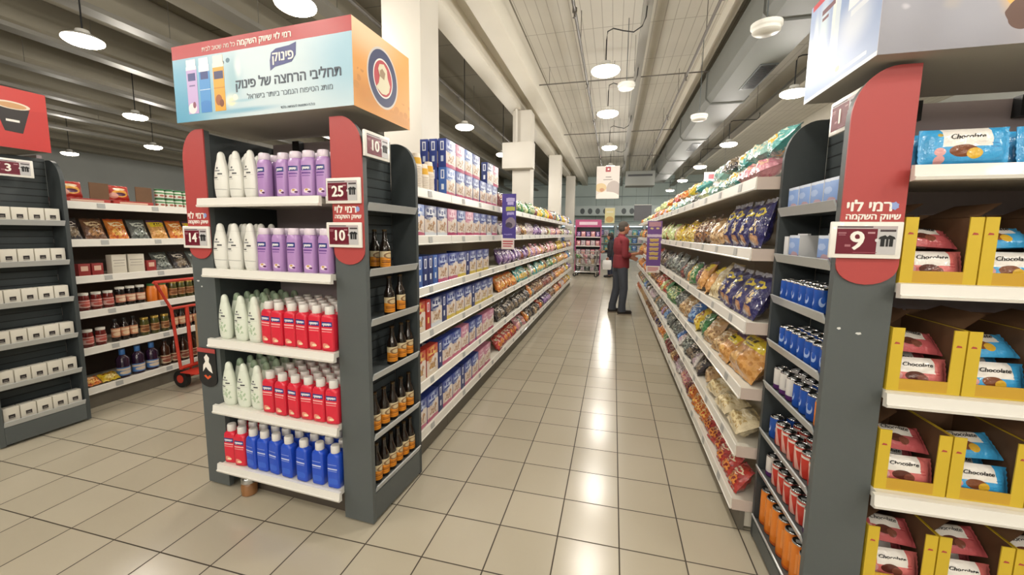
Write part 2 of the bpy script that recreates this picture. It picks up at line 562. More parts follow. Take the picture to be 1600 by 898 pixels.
for x0, x1, z0, m in ((-0.84, -0.52, 4.45, BEAM), (-1.46, -1.14, 4.45, BEAM), (2.6, 2.72, 4.72, BEAM),
                      (-3.1, -2.75, 4.5, BEAMD), (-4.7, -4.2, 4.5, BEAMD), (-6.3, -5.8, 4.5, BEAMD), (-7.9, -7.4, 4.5, BEAMD), (-9.5, -9.0, 4.5, BEAMD),
                      (-11.1, -10.6, 4.5, BEAMD), (-12.7, -12.2, 4.5, BEAMD), (-14.3, -13.8, 4.5, BEAMD), (-15.9, -15.4, 4.5, BEAMD), (-17.5, -17.0, 4.5, BEAMD), (-19.1, -18.6, 4.5, BEAMD), (4.4, 4.7, 4.55, BEAM), (6.4, 6.7, 4.55, BEAM)):
    n_trim += 1
    struct('ceiling_beam' if n_trim == 1 else 'ceiling_beam.%03d' % (n_trim - 1), boxmesh('ceiling_beam', m, x0, x1, Y0, Y1, z0, ZC - 0.001, 0.015))
struct('trim_1', boxmesh('trim_1', BEAM, -1.14, -0.84, Y0, Y1, 4.72, ZC - 0.001))
COLM = mat('white_painted_column', '#d0cbc1', 0.5, var=0.05, vscale=2)
for k, y in enumerate((2.5, 8.3, 14.0, 19.7)):
    struct('column' if k == 0 else 'column.%03d' % k, boxmesh('column', COLM, -1.35, -0.9, y, y + 0.46, 0, 4.449, 0.012))
eb = thing('electrical_box', 'white steel utility box wrapped round the second pillar from the front', 'box', (-1.13, 8.06, 3.05))
part('box_body', boxmesh('box_body', COLM, -0.40, 0.34, -0.06, 0.235, 0, 0.6, 0.012), eb)
part('conduit', one(lambda b: b.tube([(-0.1, 0.1, 0.6), (-0.1, 0.1, 1.0), (-0.1, 0.1, 1.39)], 0.03, 8), 'conduit', [COLM], True), eb)

# ducts, pipes, trays under the ceiling
DUCT = mat('grey_duct_sheet', '#696b66', 0.6, 0.0, var=0.06, vscale=1.2)
d = thing('air_duct', 'large grey ventilation duct running along the ceiling above the snack shelving', 'duct', (3.12, 0, 0))
def ductmesh(b):
    prof = [(-0.36, 4.16), (-0.28, 4.06), (0.28, 4.06), (0.36, 4.16), (0.36, 4.62), (0.28, 4.72), (-0.28, 4.72), (-0.36, 4.62)]
    b.prism(prof, 'y', -3.5, 20.0)
part('duct_body', one(ductmesh, 'duct_body', [DUCT]), d)
def flange(b):
    prof = [(-0.385, 4.15), (-0.295, 4.035), (0.295, 4.035), (0.385, 4.15), (0.385, 4.63), (0.295, 4.745), (-0.295, 4.745), (-0.385, 4.63)]
    b.prism(prof, 'y', -0.02, 0.02)
fl = one(flange, 'duct_flange', [DUCT])
for y in (1.2, 4.2, 7.4, 10.6, 13.8, 17.0):
    part('duct_flange', fl, d, (0, y, 0))
def grille(b):
    b.box(-0.12, 0.12, 0, 1.1, -0.012, 0.0, 0)
    for i in range(18):
        b.box(-0.1, 0.1, 0.04 + i * 0.057, 0.07 + i * 0.057, -0.02, -0.012, 1)
gr = one(grille, 'vent_grille', [GREY, BLACKP])
for y in (5.55, 11.0):
    part('vent_grille', gr, d, (0.14, y, 4.06))
PIPE = mat('dark_pipe_paint', '#5b5650', 0.5)
def pipe_thing(x, z, label):
    t = thing('sprinkler_pipe', label, 'pipe', (x, 0, z), group='sprinkler pipes under the ceiling')
    part('pipe', one(lambda b: b.tube([(0, -13.5 + i * 1.0, 0) for i in range(37)], 0.022, 8), 'pipe', [PIPE], True), t)
    nz = one(lambda b: b.lathe([(0.012, -0.09), (0.028, -0.085), (0.012, -0.075), (0.014, -0.02), (0.032, -0.02), (0.032, 0.035), (0.01, 0.036)], 10), 'nozzle', [PIPE], True)
    hg = one(lambda b: b.tube([(0, 0, 0.02), (0, 0, ZC - z - 0.002)], 0.006, 6), 'hanger', [PIPE])
    for i in range(9):
        part('nozzle', nz, t, (0, -1.2 + i * 2.7, 0))
        part('hanger', hg, t, (0, -0.2 + i * 2.7, 0))
pipe_thing(0.5, 4.45, 'dark thin sprinkler pipe just beside the row of aisle lamps')
pipe_thing(2.3, 4.45, 'dark thin sprinkler pipe between the cable tray and the grey duct')
pipe_thing(-2.2, 4.40, 'dark thin pipe beyond the white pillars over the neighbouring aisle')
TRAY = mat('galvanised_tray', '#85827a', 0.45, 0.5)
def tray_thing(x, z, label, w=0.06, light=False):
    t = thing('cable_tray', label, 'cable tray', (x, 0, z), group='cable trays under the ceiling')
    def tm(b):
        b.box(-w, w, Y0 + 0.1, Y1 - 0.3, 0, 0.006)
        b.box(-w, -w + 0.005, Y0 + 0.1, Y1 - 0.3, 0.006, 0.06)
        b.box(w - 0.005, w, Y0 + 0.1, Y1 - 0.3, 0.006, 0.06)
    part('tray', one(tm, 'tray', [TRAY]), t)
    part('cable', one(lambda b: b.tube([(-w / 3, Y0 + 0.2 + i, 0.02) for i in range(37)], 0.012, 6), 'cable', [WHITE if light else BLACKP], True), t)
    part('cable', one(lambda b: b.tube([(w / 3, Y0 + 0.2 + i, 0.02) for i in range(37)], 0.012, 6), 'cable', [TRAY], True), t)
    hg = one(lambda b: (b.tube([(-w - 0.006, 0, 0), (-w - 0.006, 0, ZC - z - 0.002)], 0.005, 6)), 'hanger', [TRAY])
    for i in range(9):
        part('hanger', hg, t, (0, -2.5 + i * 2.9, 0))
tray_thing(1.42, 4.35, 'galvanised cable tray feeding the row of lamps over the tiled aisle', light=True)
tray_thing(-2.35, 4.15, 'cable tray seen between the first two white pillars', 0.11)
for k, x in enumerate((-3.6, -5.2, -6.8, -8.4, -10.0, -11.6, -13.2)):
    tray_thing(x, 4.15, '%s cable tray beyond the pillars over the sauce aisle side' % nth(k + 1), 0.11, True)
tray_thing(4.24, 4.3, 'cable tray beside the grey duct over the far shelving', 0.1)
for k, (y, z) in enumerate(((7.2, 4.6), (11.6, 4.6), (15.6, 4.6))):
    t = thing('conduit_run', 'thin conduit crossing the ceiling between beam and duct, %s from the front' % nth(k + 1), 'conduit', (0, y, z), group='conduits across the ceiling')
    part('conduit', one(lambda b: b.tube([(-0.515, 0, 0), (0.8, 0, -0.003), (2.2, 0, 0.003), (2.75, 0, 0)], 0.012, 8), 'conduit', [PIPE], True), t)
    for x in (-0.3, 1.0, 2.6):
        part('clip', one(lambda b: b.tube([(x, 0, 0.0), (x, 0, ZC - z - 0.002)], 0.005, 6), 'clip', [PIPE]), t)
# smoke detectors
def detector(b):
    b.lathe([(0.14, 0.0), (0.14, -0.035), (0.125, -0.05), (0.125, -0.075), (0.105, -0.09), (0.01, -0.092)][::-1], 24)
dm = one(detector, 'detector_body', [WHITE], True)
for k, (x, y, t) in enumerate(((2.5, 3.2, 'round white ceiling speaker nearest the blue overhead banner'), (2.48, 6.4, 'round white ceiling speaker farther along beside the duct'))):
    o = thing('ceiling_speaker', t, 'speaker', (x, y, 3.6))
    part('speaker_body', dm, o)
    part('stem', one(lambda b: b.tube([(0, 0, 0), (0, 0, ZC - 3.6 - 0.001)], 0.006, 8), 'stem', [GREY]), o)
o = thing('ceiling_speaker', 'round white speaker hung from the cable tray between two aisle lamps', 'speaker', (1.22, 5.6, 3.95))
part('speaker_body', dm, o)
part('stem', one(lambda b: b.tube([(0, 0, 0), (0, 0, 0.999)], 0.006, 8), 'stem', [GREY]), o)

# pendant lamps
LENS = mat('lamp_lens', (1.0, 0.95, 0.86), 0.4, emit=22.0)
HOUS = mat('lamp_housing', '#c9c7c0', 0.4)
hm = one(lambda b: b.lathe([(0.15, 0.034), (0.178, 0.0342), (0.165, 0.05), (0.12, 0.075), (0.07, 0.09), (0.06, 0.13), (0.02, 0.14)], 28), 'housing', [HOUS], True)
lm = one(lambda b: b.lathe([(0.005, -0.034), (0.08, -0.03), (0.14, -0.018), (0.175, 0.004), (0.182, 0.02), (0.178, 0.034)], 28), 'lens', [LENS], True)
cordm = one(lambda b: b.tube([(0, 0, 0.14), (0, 0, 0.4), (0.01, 0, 0.5), (0.08, 0, 0.53), (0.2, 0, 0.49), (0.33, 0, 0.46), (0.43, 0, 0.52), (0.47, 0, 0.62), (0.48, 0, 0.748)], 0.008, 8), 'cord', [BLACKP], True)
rodm = one(lambda b: b.tube([(0, 0, 0.14), (0, 0, ZC - LAMP_Z - 0.002)], 0.008, 8), 'cord', [BLACKP], True)
GOOSE = one(lambda b: b.tube([(0, 0, 0.14), (0, 0, 0.48), (0.02, 0, 0.53), (0.07, 0, 0.55), (0.55, 0, 0.55), (0.6, 0, 0.6), (0.6, 0, 0.694)], 0.009, 8), 'cord', [BLACKP], True)
for row, pts in LAMP_ROWS.items():
    for k, (x, y) in enumerate(pts):
        lab = {'centre': 'glowing round pendant lamp over the tiled aisle, %s of its row from the front',
               'right': 'glowing round pendant lamp beyond the grey duct, %s of its row from the front',
               'left': 'glowing round pendant lamp by the white pillars, %s of its row from the front',
               'front': 'added unseen fill lamp in the open front of the shop, %s of its set',
               'far left': 'glowing round lamp above the sauce shelves, %s counting towards the far wall'}[row] % nth(k + 1)
        t = thing('pendant_lamp', lab, 'lamp', (x, y, LAMP_Z), group='round pendant lamps')
        part('housing', hm, t); part('lens', lm, t)
        part('cord', cordm if row == 'centre' else GOOSE if row == 'right' else rodm, t)
        ld = bpy.data.lights.new('lamp_light', 'POINT')
        ld.energy = LAMP_W * {'left': 0.7, 'far left': 0.75, 'front': 0.8}.get(row, 1.0) * (0.78 if y < -1 else 1.0); ld.color = LAMP_COL; ld.shadow_soft_size = 0.12
        lo = link(bpy.data.objects.new('lamp_light', ld)); lo.parent = t; lo.location = (0, 0, -0.15)
# the unseen lamps behind and beside the camera are added as fill light

# ------------------------------------------------------------------ end-of-aisle displays
class Frame:
    def __init__(s, x, y, deg):
        s.m = Matrix.Translation((x, y, 0)) @ Matrix.Rotation(R(deg), 4, 'Z'); s.r = R(deg)
    def at(s, x, y, z):
        return s.m @ Vector((x, y, z))

FA = Frame(-0.029, 0.117, -3.3)
FB = Frame(1.846, 0.02, 0)
FC = Frame(-2.897, 0.085, -3.3)

def arc(cx, cz, r, a0, a1, n=8):
    return [(cx + r * math.cos(R(a0 + (a1 - a0) * i / n)), cz + r * math.sin(R(a0 + (a1 - a0) * i / n))) for i in range(n + 1)]

def board_outline(s, w0, w1, z0, z1, r, round_bottom=False):
    """front board outline: outer edge at a=w0 (rounded top outer corner), inner edge at a=w1"""
    lo, hi = min(w0, w1), max(w0, w1)
    if round_bottom:
        c, rr = (lo + hi) / 2, (hi - lo) / 2
        pts = [(c + rr * math.cos(t), z0 + rr * 0.75 + rr * 0.75 * math.sin(t)) for t in [PI + PI * i / 12 for i in range(13)]]
    else:
        pts = [(lo, z0), (hi, z0)]
    if w0 < w1:
        pts.append((hi, z1))
        pts += [(lo + r + r * math.cos(R(t)), z1 - r * 1.3 + r * 1.3 * math.sin(R(t))) for t in range(90, 181, 9)]
    else:
        pts += [(hi - r + r * math.cos(R(t)), z1 - r * 1.3 + r * 1.3 * math.sin(R(t))) for t in range(0, 91, 9)]
        pts.append((lo, z1))
    return [(s * p[0], p[1]) for p in pts]

def end_display(fr, s, depth, label, side_z, front_z, W=1.165, txt=True, extra_wing=True):
    t = thing('end_display', label, 'display shelf', fr.at(0, 0, 0), (0, 0, fr.r))
    def bx(a0, a1, y0, y1, z0, z1, m, name, ch=0.0, lab=None):
        me = boxmesh(name, m, min(s * a0, s * a1), max(s * a0, s * a1), y0, y1, z0, z1, ch)
        return part(name, me, t, label=lab)
    for k, (w0, w1) in enumerate(((0.0, 0.175), (W, W - 0.165))):
        b = MB(); b.prism(board_outline(s, w0, w1, 0.012, 2.045, 0.12), 'y', 0.0, 0.028)
        part('front_board', b.mesh('front_board', [GREY]), t)
        b = MB(); b.prism(board_outline(s, w0, w1, 1.355, 2.05, 0.12, True), 'y', -0.007, -0.0005)
        rb = part('red_board', b.mesh('red_board', [RED]), t, label='red board with rounded ends')
        c = s * (w0 + w1) / 2
        zt = 1.612 if s > 0 else (1.618 if k == 0 else 1.592)
        lettering(rb, 'רמי לוי', 0.048, TXTW, (c - 0.012, -0.0078, zt), bold=0.0016)
        lettering(rb, 'שיווק השקמה', 0.027, TXTW, (c, -0.0078, zt - 0.033), bold=0.001)
        b = MB(); b.prism([(c + 0.056 + 0.011 * math.cos(i * PI / 7) * (1 + 0.25 * (i % 2)), zt + 0.002 + 0.011 * math.sin(i * PI / 7) * (1 + 0.25 * (i % 2))) for i in range(14)], 'y', -0.0085, -0.0072)
        part('flower_emblem', b.mesh('flower_emblem', [mat('emblem_blue', '#8fa3d8', 0.4)]), rb)
        # inner side wall, rounded far panel of the wing, wing shelves
        i0 = 0.163 if k == 0 else W - 0.165
        bx(i0, i0 + 0.014, 0.029, depth - 0.026, 0.03, 2.03, PEG if k == 0 else GREYD, 'side_panel')
        prof = board_outline(s, w0, (0.162 if k == 0 else W - 0.164), 0.012, 2.02, 0.13)
        b = MB(); b.prism(prof, 'y', depth - 0.025, depth)
        part('rounded_panel', b.mesh('rounded_panel', [GREYD]), t)
        e = (w0, i0) if k == 0 else (i0 + 0.014, w0)
        b = MB(); b.box(min(s * e[0], s * e[1]), max(s * e[0], s * e[1]), 0.029, depth - 0.026, 0.02, side_z[-1] - 0.036)
        part('kick_plate', b.mesh('kick_plate', [GREY]), t)
        for z in side_z:
            b = MB()
            x0, x1 = sorted((s * (e[0] + (0.004 if k == 0 else 0)), s * (e[1] - (0 if k == 0 else 0.004))))
            b.box(x0, x1, 0.030, depth - 0.027, z - 0.03, z - 0.018, 0)
            xf = s * w0
            sg = s if k == 0 else -s
            b.prism([(xf + sg * 0.006, z - 0.03), (xf + sg * 0.003, z - 0.034), (xf - sg * 0.012, z + 0.003), (xf - sg * 0.006, z + 0.005)], 'y', 0.029, depth - 0.026, 1)
            part('side_shelf', b.mesh('side_shelf', [GREY, SILV]), t)
    bx(0.177, W - 0.166, depth - 0.06, depth - 0.03, 0.03, 2.055, PEGP, 'back_panel')
    a1 = W - 0.167
    for z in front_z:
        b = MB()
        a0 = 0.228 if s < 0 and z > 1.6 else 0.178
        x0, x1 = sorted((s * a0, s * a1))
        b.box(x0, x1, -0.038, depth - 0.061, z - 0.034, z - 0.004, 0)
        xa, xb = sorted((s * (a0 - 0.02), s * (a1 + 0.012)))
        b.prism([(-0.040, z - 0.048), (-0.062, z - 0.046), (-0.066, z - 0.036), (-0.060, z - 0.034), (-0.056, z), (-0.040, z + 0.002)], 'x', xa, xb, 1)
        part('shelf', b.mesh('shelf', [CREAM if z > 1.6 else WHITE, WHITEP]), t, label='white shelf')
    for a in (0.42, 0.78):
        bx(a - 0.025, a + 0.025, depth - 0.1, depth - 0.061, 1.98, 2.058, BLACKP, 'bracket')
    bx(0.20, W - 0.19, 0.05, depth - 0.08, 0.0, front_z[-1] - 0.06 if front_z[-1] < 0.35 else 0.2, mat('plinth_brown', '#4c443c', 0.6), 'plinth')
    for a in (0.06, W - 0.06):
        for y in (0.06, depth - 0.06):
            bx(a - 0.02, a + 0.02, y - 0.02, y + 0.02, 0.0, 0.0195, BLACKP, 'foot')
    return t

SIDE_A = [1.65, 1.33, 1.08, 0.80, 0.482, 0.2]
FRONT_A = [1.682, 1.308, 0.918, 0.533, 0.182]
SIDE_B = [1.635, 1.43, 1.24, 1.03, 0.825, 0.588, 0.395, 0.135]
FRONT_B = [1.735, 1.367, 1.004, 0.648, 0.29]
SIDE_C = [1.57, 1.28, 1.0, 0.717, 0.44, 0.178]
end_display(FA, -1, 0.495, 'dark grey end-of-aisle display of body wash and beer under the light blue banner', SIDE_A, FRONT_A)
end_display(FB, 1, 0.545, 'dark grey end-of-aisle display of cans and yellow boxes of wrapped cakes', SIDE_B, FRONT_B)
end_display(FC, -1, 0.49, 'dark grey end-of-aisle display holding rows of small white boxes', SIDE_C, [1.68, 1.3, 0.92, 0.53, 0.18])

# stickers and worn patches that show on the boards
chip = mat('bare_chip', '#d9dad8', 0.5)
CHIPS = [(FA, -1.128, 1.228, 0.022), (FA, -1.103, 1.197, 0.012), (FB, 0.03, 1.2, 0.012), (FB, 0.088, 1.186, 0.018)]
for fr_, x_, z_, w_ in CHIPS:
    own = [o for o in COL.objects if o.name.startswith('end_display') and (o.location - fr_.at(0, 0, 0)).length < 1e-3][0]
    b = MB(); b.prism([(x_ - w_ / 2, z_), (x_, z_ - 0.004), (x_ + w_ / 2, z_ - 0.001), (x_ + w_ / 3, z_ + 0.005), (x_ - w_ / 3, z_ + 0.004)], 'y', -0.0012, -0.0001)
    part('tape_scrap', b.mesh('tape_scrap', [chip]), own, label='small white scrap of tape')

# ---- header boxes
SOFF = mat('header_underside', '#a8a49a', 0.6)
FRONT_PRINT_A = print_mat('bath_banner_print', '#cbdde5', [
    ('g', 0.02, 0.3, 0.5, 1.1, '#7fb9d4'), ('g', 0.0, 0.2, 0.3, 0.9, '#5fa6c8'), ('g', 1.0, 0.6, 0.3, 0.8, '#9cc4d8'), ('g', 0.37, 0.5, 0.07, 0.4, '#9cc2cf'), ('g', 0.4, 0.62, 0.03, 0.2, '#d9e6ea'),
    ('g', 0.35, 0.22, 0.06, 0.12, '#e6ecdf'), ('e', 0.355, 0.2, 0.02, 0.05, '#efe9c9'), ('e', 0.375, 0.25, 0.014, 0.04, '#f4f1e2'), ('g', 0.4, 0.08, 0.3, 0.05, '#86b8d0'), ('g', 0.42, 0.2, 0.1, 0.03, '#a5cad9'),
    ('e', 0.345, 0.72, 0.012, 0.03, '#4d7386'), ('e', 0.315, 0.70, 0.008, 0.025, '#3c5d70'),
    ('r', 0.5, 0.92, 0.7, 0.095, '#b23438')], 0.35, wobble=0.012)
BOT_PRINT = {
    'pink': print_mat('pink_bottle_print', '#c3a9da', [('r', 0.5, 0.93, 1, 0.12, '#eef1f3'), ('r', 0.5, 0.68, 0.36, 0.07, '#2c357c'), ('r', 0.5, 0.52, 0.28, 0.012, '#6f5f95'), ('e', 0.4, 0.1, 0.4, 0.1, '#f0e7ea'), ('e', 0.6, 0.16, 0.15, 0.06, '#8a4c66')], 0.35),
    'blue': print_mat('blue_bottle_print', '#4a94d6', [('r', 0.5, 0.9, 1, 0.15, '#e8f0f4'), ('r', 0.5, 0.68, 0.36, 0.07, '#27397f'), ('r', 0.5, 0.42, 0.5, 0.006, '#cfe2f2'), ('e', 0.5, 0.1, 0.7, 0.12, '#3f86cf')], 0.35),
    'yellow': print_mat('yellow_bottle_print', '#e6a428', [('r', 0.5, 0.93, 1, 0.14, '#f4efe0'), ('r', 0.5, 0.65, 0.42, 0.07, '#33305f'), ('r', 0.5, 0.42, 0.5, 0.006, '#b77412'), ('e', 0.4, 0.2, 0.3, 0.1, '#a35a1c'), ('e', 0.65, 0.14, 0.2, 0.07, '#7a3b12')], 0.35)}
SIDE_PRINT_A = print_mat('amber_banner_print', '#dc9d55', [
    ('g', 0.2, 1.0, 0.8, 0.5, '#eec6a0'), ('g', 0.25, 0.2, 0.5, 0.3, '#c98a48'), ('blobs', 0.3, 0.22, 0.7, 0.1, '#c88c4a'), ('blobs', 0.2, 0.36, 0.14, 0.1, '#c6894a'), ('g', 0.8, 0.08, 0.5, 0.15, '#cb9050'),
    ('e', 0.485, 0.5, 0.272, 0.375, '#c9c3bd'), ('e', 0.485, 0.5, 0.252, 0.348, '#3b4264'), ('e', 0.485, 0.5, 0.172, 0.24, '#e9e3dd'), ('e', 0.485, 0.5, 0.158, 0.22, '#b4444c')], 0.4)
def header(fr, s, z0, z1, a0, a1, y0, y1, fm, sm, label):
    t = thing('header_sign', label, 'overhead sign', fr.at(0, 0, 0), (0, 0, fr.r))
    x0, x1 = sorted((s * a0, s * a1))
    b = MB()
    b.box(x0 + 0.002, x1 - 0.002, y0 + 0.002, y1 - 0.002, z0, z1 - 0.002, 0)
    part('sign_box', b.mesh('sign_box', [SOFF]), t)
    fp = part('front_panel', boxmesh('front_panel', fm, x0, x1, y0, y0 + 0.0018, z0 - 0.002, z1), t)
    xs = 0 if s < 0 else x0
    b = MB()
    if s < 0: b.box(x1 - 0.0019, x1, y0 + 0.0019, y1, z0 - 0.002, z1)
    else: b.box(x0, x0 + 0.0019, y0 + 0.0019, y1, z0 - 0.002, z1)
    sp = part('side_panel', b.mesh('side_panel', [sm]), t)
    return t, fp, sp
hA, hAf, hAs = header(FA, -1, 2.078, 2.455, 0.0, 1.12, -0.05, 0.42, FRONT_PRINT_A, SIDE_PRINT_A, 'light blue and red banner box with three printed bottles, orange on its side')
zA = lambda v: 2.076 + v * 0.379
uA = lambda u: -1.12 + u * 1.12
yf = -0.0512
for (u, c) in ((0.118, 'pink'), (0.198, 'blue'), (0.285, 'yellow')):
    pts = [(uA(u) - 0.036, zA(0.1)), (uA(u) + 0.036, zA(0.1)), (uA(u) + 0.037, zA(0.7)), (uA(u) + 0.033, zA(0.72)), (uA(u) + 0.033, zA(0.8)), (uA(u) - 0.033, zA(0.8)), (uA(u) - 0.033, zA(0.72)), (uA(u) - 0.037, zA(0.7))]
    b = MB(); b.prism(pts, 'y', yf, yf + 0.001); part('printed_bottle', b.mesh('printed_bottle', [BOT_PRINT[c]]), hAf, label=c + ' bottle picture')
lettering(hAf, 'כל מה שטוב לבית', 0.031, TXTW, (uA(0.295), yf, zA(0.9)))
lettering(hAf, 'רמי לוי שיווק השקמה', 0.039, TXTW, (uA(0.555), yf, zA(0.905)), bold=0.0012)
ll = [(-0.08, -0.055), (-0.05, -0.04), (0.0, -0.035), (0.05, -0.028), (0.075, 0.0), (0.08, 0.055), (0.04, 0.045), (-0.04, 0.04), (-0.07, 0.025), (-0.08, -0.01)]
b = MB(); b.prism([(uA(0.655) + p[0], zA(0.66) + p[1]) for p in ll], 'y', yf, yf + 0.001); part('logo', b.mesh('logo', [NAVY]), hAf, label='navy wavy logo')
lettering(hAf, 'פינוק', 0.062, TXTW, (uA(0.655), yf - 0.0008, zA(0.665)), bold=0.0016)
lettering(hAf, 'תחליבי הרחצה של פינוק', 0.063, mat('slate_lettering', '#3d4858', 0.4), (uA(0.665), yf, zA(0.40)), bold=0.0014)
lettering(hAf, 'מותג הטיפוח הנמכר ביותר בישראל', 0.036, mat('grey_lettering', '#6b7884', 0.4), (uA(0.675), yf, zA(0.235)))
lettering(hAf, 'ט.ל.ח התמונות להמחשה בלבד', 0.016, mat('grey_lettering', '#6b7884', 0.4), (uA(0.72), yf, zA(0.06)))
# ram-like pale figure inside the round emblem
fig = [(0.118, 2.21), (0.14, 2.235), (0.15, 2.27), (0.138, 2.30), (0.15, 2.325), (0.185, 2.335), (0.21, 2.315), (0.215, 2.28), (0.235, 2.245), (0.225, 2.215), (0.2, 2.195), (0.165, 2.19)]
b = MB(); b.prism([(y, z) for y, z in fig], 'x', 0.0002, 0.0012); part('emblem_figure', b.mesh('emblem_figure', [mat('emblem_cream', '#d6cfb4', 0.4)]), hAs)
b = MB(); b.prism([(0.15, 2.27), (0.185, 2.262), (0.195, 2.295), (0.17, 2.31), (0.152, 2.295)], 'x', 0.0012, 0.0018); part('emblem_figure', b.mesh('emblem_figure', [mat('emblem_brown', '#9a8268', 0.4)]), hAs)

FRONT_PRINT_B = print_mat('bokeh_banner_print', '#8f8f99', [
    ('g', 0.04, 0.6, 0.12, 0.7, '#a5a6b2'), ('g', 0.2, 0.3, 0.15, 0.4, '#9fa0ac'), ('g', 0.11, 0.62, 0.014, 0.06, '#d9d6d6'), ('g', 0.12, 0.9, 0.02, 0.07, '#d3b9a4'), ('g', 0.22, 0.7, 0.012, 0.04, '#c9c9d2'), ('g', 0.05, 0.35, 0.012, 0.03, '#c4c4cc'), ('g', 0.15, 0.35, 0.03, 0.08, '#aaa6a8'),
    ('g', 0.6, 0.45, 0.4, 1.2, '#ecdcda'), ('e', 0.27, 0.42, 0.022, 0.13, '#e3a94a'), ('g', 0.275, 0.42, 0.045, 0.25, '#e6b96a'), ('g', 0.285, 0.95, 0.05, 0.2, '#e0b878'), ('e', 0.29, 0.22, 0.03, 0.12, '#5a3a2b'), ('e', 0.305, 0.62, 0.013, 0.11, '#2e221f'), ('e', 0.325, 0.82, 0.012, 0.08, '#3a2b26'),
    ('e', 0.32, 0.33, 0.018, 0.05, '#4c332a'), ('e', 0.45, 0.5, 0.04, 0.25, '#f0e6e4'), ('e', 0.45, 0.5, 0.03, 0.19, '#5b3b30')], 0.35, wobble=0.03)
SIDE_PRINT_B = print_mat('sky_blue_banner_print', '#9fb2d6', [
    ('g', 0.85, 1.0, 0.6, 0.75, '#6f90c2'), ('g', 0.15, 0.1, 0.6, 0.45, '#8aa4d0'), ('g', 0.7, 0.45, 0.3, 0.3, '#d3dcec'), ('r', 0.43, 0.75, 0.06, 0.5, '#cfdbe6'), ('r', 0.40, 0.55, 0.02, 0.42, '#e4eae6'), ('g', 0.24, 0.66, 0.12, 0.5, '#cbdbe6'), ('g', 0.12, 0.6, 0.06, 0.4, '#d9e3ea'),
    ('r', 0.3, 0.82, 0.1, 0.025, '#7a5560'), ('r', 0.26, 0.75, 0.05, 0.015, '#7a5560'), ('r', 0.15, 0.97, 0.12, 0.03, '#c04a56'),
    ('r', 0.76, 0.64, 0.16, 0.05, '#e8edf4'), ('r', 0.76, 0.54, 0.12, 0.025, '#dfe6f0'), ('r', 0.68, 0.09, 0.2, 0.016, '#eef1f4'), ('e', 0.52, 0.13, 0.03, 0.025, '#d6a18e'), ('r', 0.5, 0.005, 1, 0.03, '#eef0f4')], 0.3, wobble=0.015)
SIDE_PRINT_B2 = SIDE_PRINT_B
hB, hBf, hBs = header(FB, 1, 2.062, 2.435, 0.018, 1.165, -0.075, 0.42, FRONT_PRINT_B, SIDE_PRINT_B, 'blue and white banner box with grey coffee-bean front above the cake boxes')
CUP_PRINT = print_mat('red_cup_banner_print', '#c03430', [('e', 0.5, 0.9, 0.8, 0.25, '#c63a34')], 0.35)
hC, hCf, hCs = header(FC, -1, 2.062, 2.46, 0.0, 1.12, -0.05, 0.435, FRONT_PRINT_A, CUP_PRINT, 'red banner box printed with a black coffee cup')
cup = [(0.215, 2.17), (0.30, 2.165), (0.345, 2.33), (0.175, 2.335)]
b = MB(); b.prism(cup, 'x', 0.0002, 0.0012); cpo = part('printed_cup', b.mesh('printed_cup', [mat('cup_black', '#26201f', 0.4)]), hCs, label='black cup picture')
b = MB(); b.prism([(0.26 + 0.09 * math.cos(i * PI / 12), 2.345 + 0.026 * math.sin(i * PI / 12)) for i in range(24)], 'x', 0.0012, 0.002); part('printed_rim', b.mesh('printed_rim', [mat('cup_cream', '#e6d8c4', 0.4)]), cpo)
b = MB(); b.prism([(0.26 + 0.072 * math.cos(i * PI / 12), 2.343 + 0.018 * math.sin(i * PI / 12)) for i in range(24)], 'x', 0.002, 0.0026); part('printed_coffee', b.mesh('printed_coffee', [mat('cup_latte', '#c99a6b', 0.4)]), cpo)
b = MB(); b.box(0.0012, 0.0018, 0.225, 0.29, 2.235, 2.25); part('lettering', b.mesh('lettering', [TXTW]), cpo)

# ---- electronic price tags
GIFT = [(-0.017, -0.02), (-0.006, -0.02), (-0.006, 0.004), (-0.002, 0.004), (-0.002, -0.02), (0.004, -0.02), (0.004, 0.004), (0.007, 0.004), (0.007, -0.02), (0.017, -0.02), (0.017, 0.004), (0.023, 0.004), (0.02, 0.011), (0.006, 0.017), (0.0, 0.011), (-0.006, 0.017), (-0.02, 0.011), (-0.023, 0.004), (-0.017, 0.004)]
tag_frame = boxmesh('frame', WHITEP, -0.1, 0.1, -0.006, 0.006, -0.06, 0.06, 0.004)
tag_screen = boxmesh('screen', print_mat('tag_screen_print', '#6b2030', [('r', 0.84, 0.42, 0.16, 0.5, '#c2c1c3'), ('r', 0.5, 0.95, 0.6, 0.05, '#b9aeb2'), ('r', 0.3, 0.965, 0.3, 0.02, '#3a3035'), ('r', 0.85, 0.84, 0.13, 0.04, '#4c4246'), ('e', 0.68, 0.5, 0.03, 0.06, '#d8d6d8'),
    ('r', 0.09, 0.75, 0.07, 0.025, '#a06a74'), ('r', 0.09, 0.68, 0.06, 0.015, '#a06a74'), ('r', 0.58, 0.76, 0.06, 0.03, '#b98b93'), ('r', 0.2, 0.3, 0.05, 0.04, '#a06a74'), ('r', 0.5, 0.06, 0.2, 0.012, '#8d4a57')], 0.25), -0.083, 0.083, -0.0072, -0.0062, -0.046, 0.046)
def giftm(b): b.prism(GIFT, 'y', -0.0082, -0.0073)
gift = one(giftm, 'gift_icon', [BLACKP])
def price_tag(num, loc, rz, label, size=0.07):
    t = thing('price_tag', label, 'price tag', loc, (0, 0, rz), 'electronic price tags')
    part('frame', tag_frame, t)
    sc_ = part('screen', tag_screen, t)
    part('lettering', text_mesh(num, size, TXTW, 0.0022), sc_, (-0.025, -0.0078, -0.005), (PI / 2, 0, 0))
    part('gift_icon', gift, sc_, (0.057, 0, 0.0))
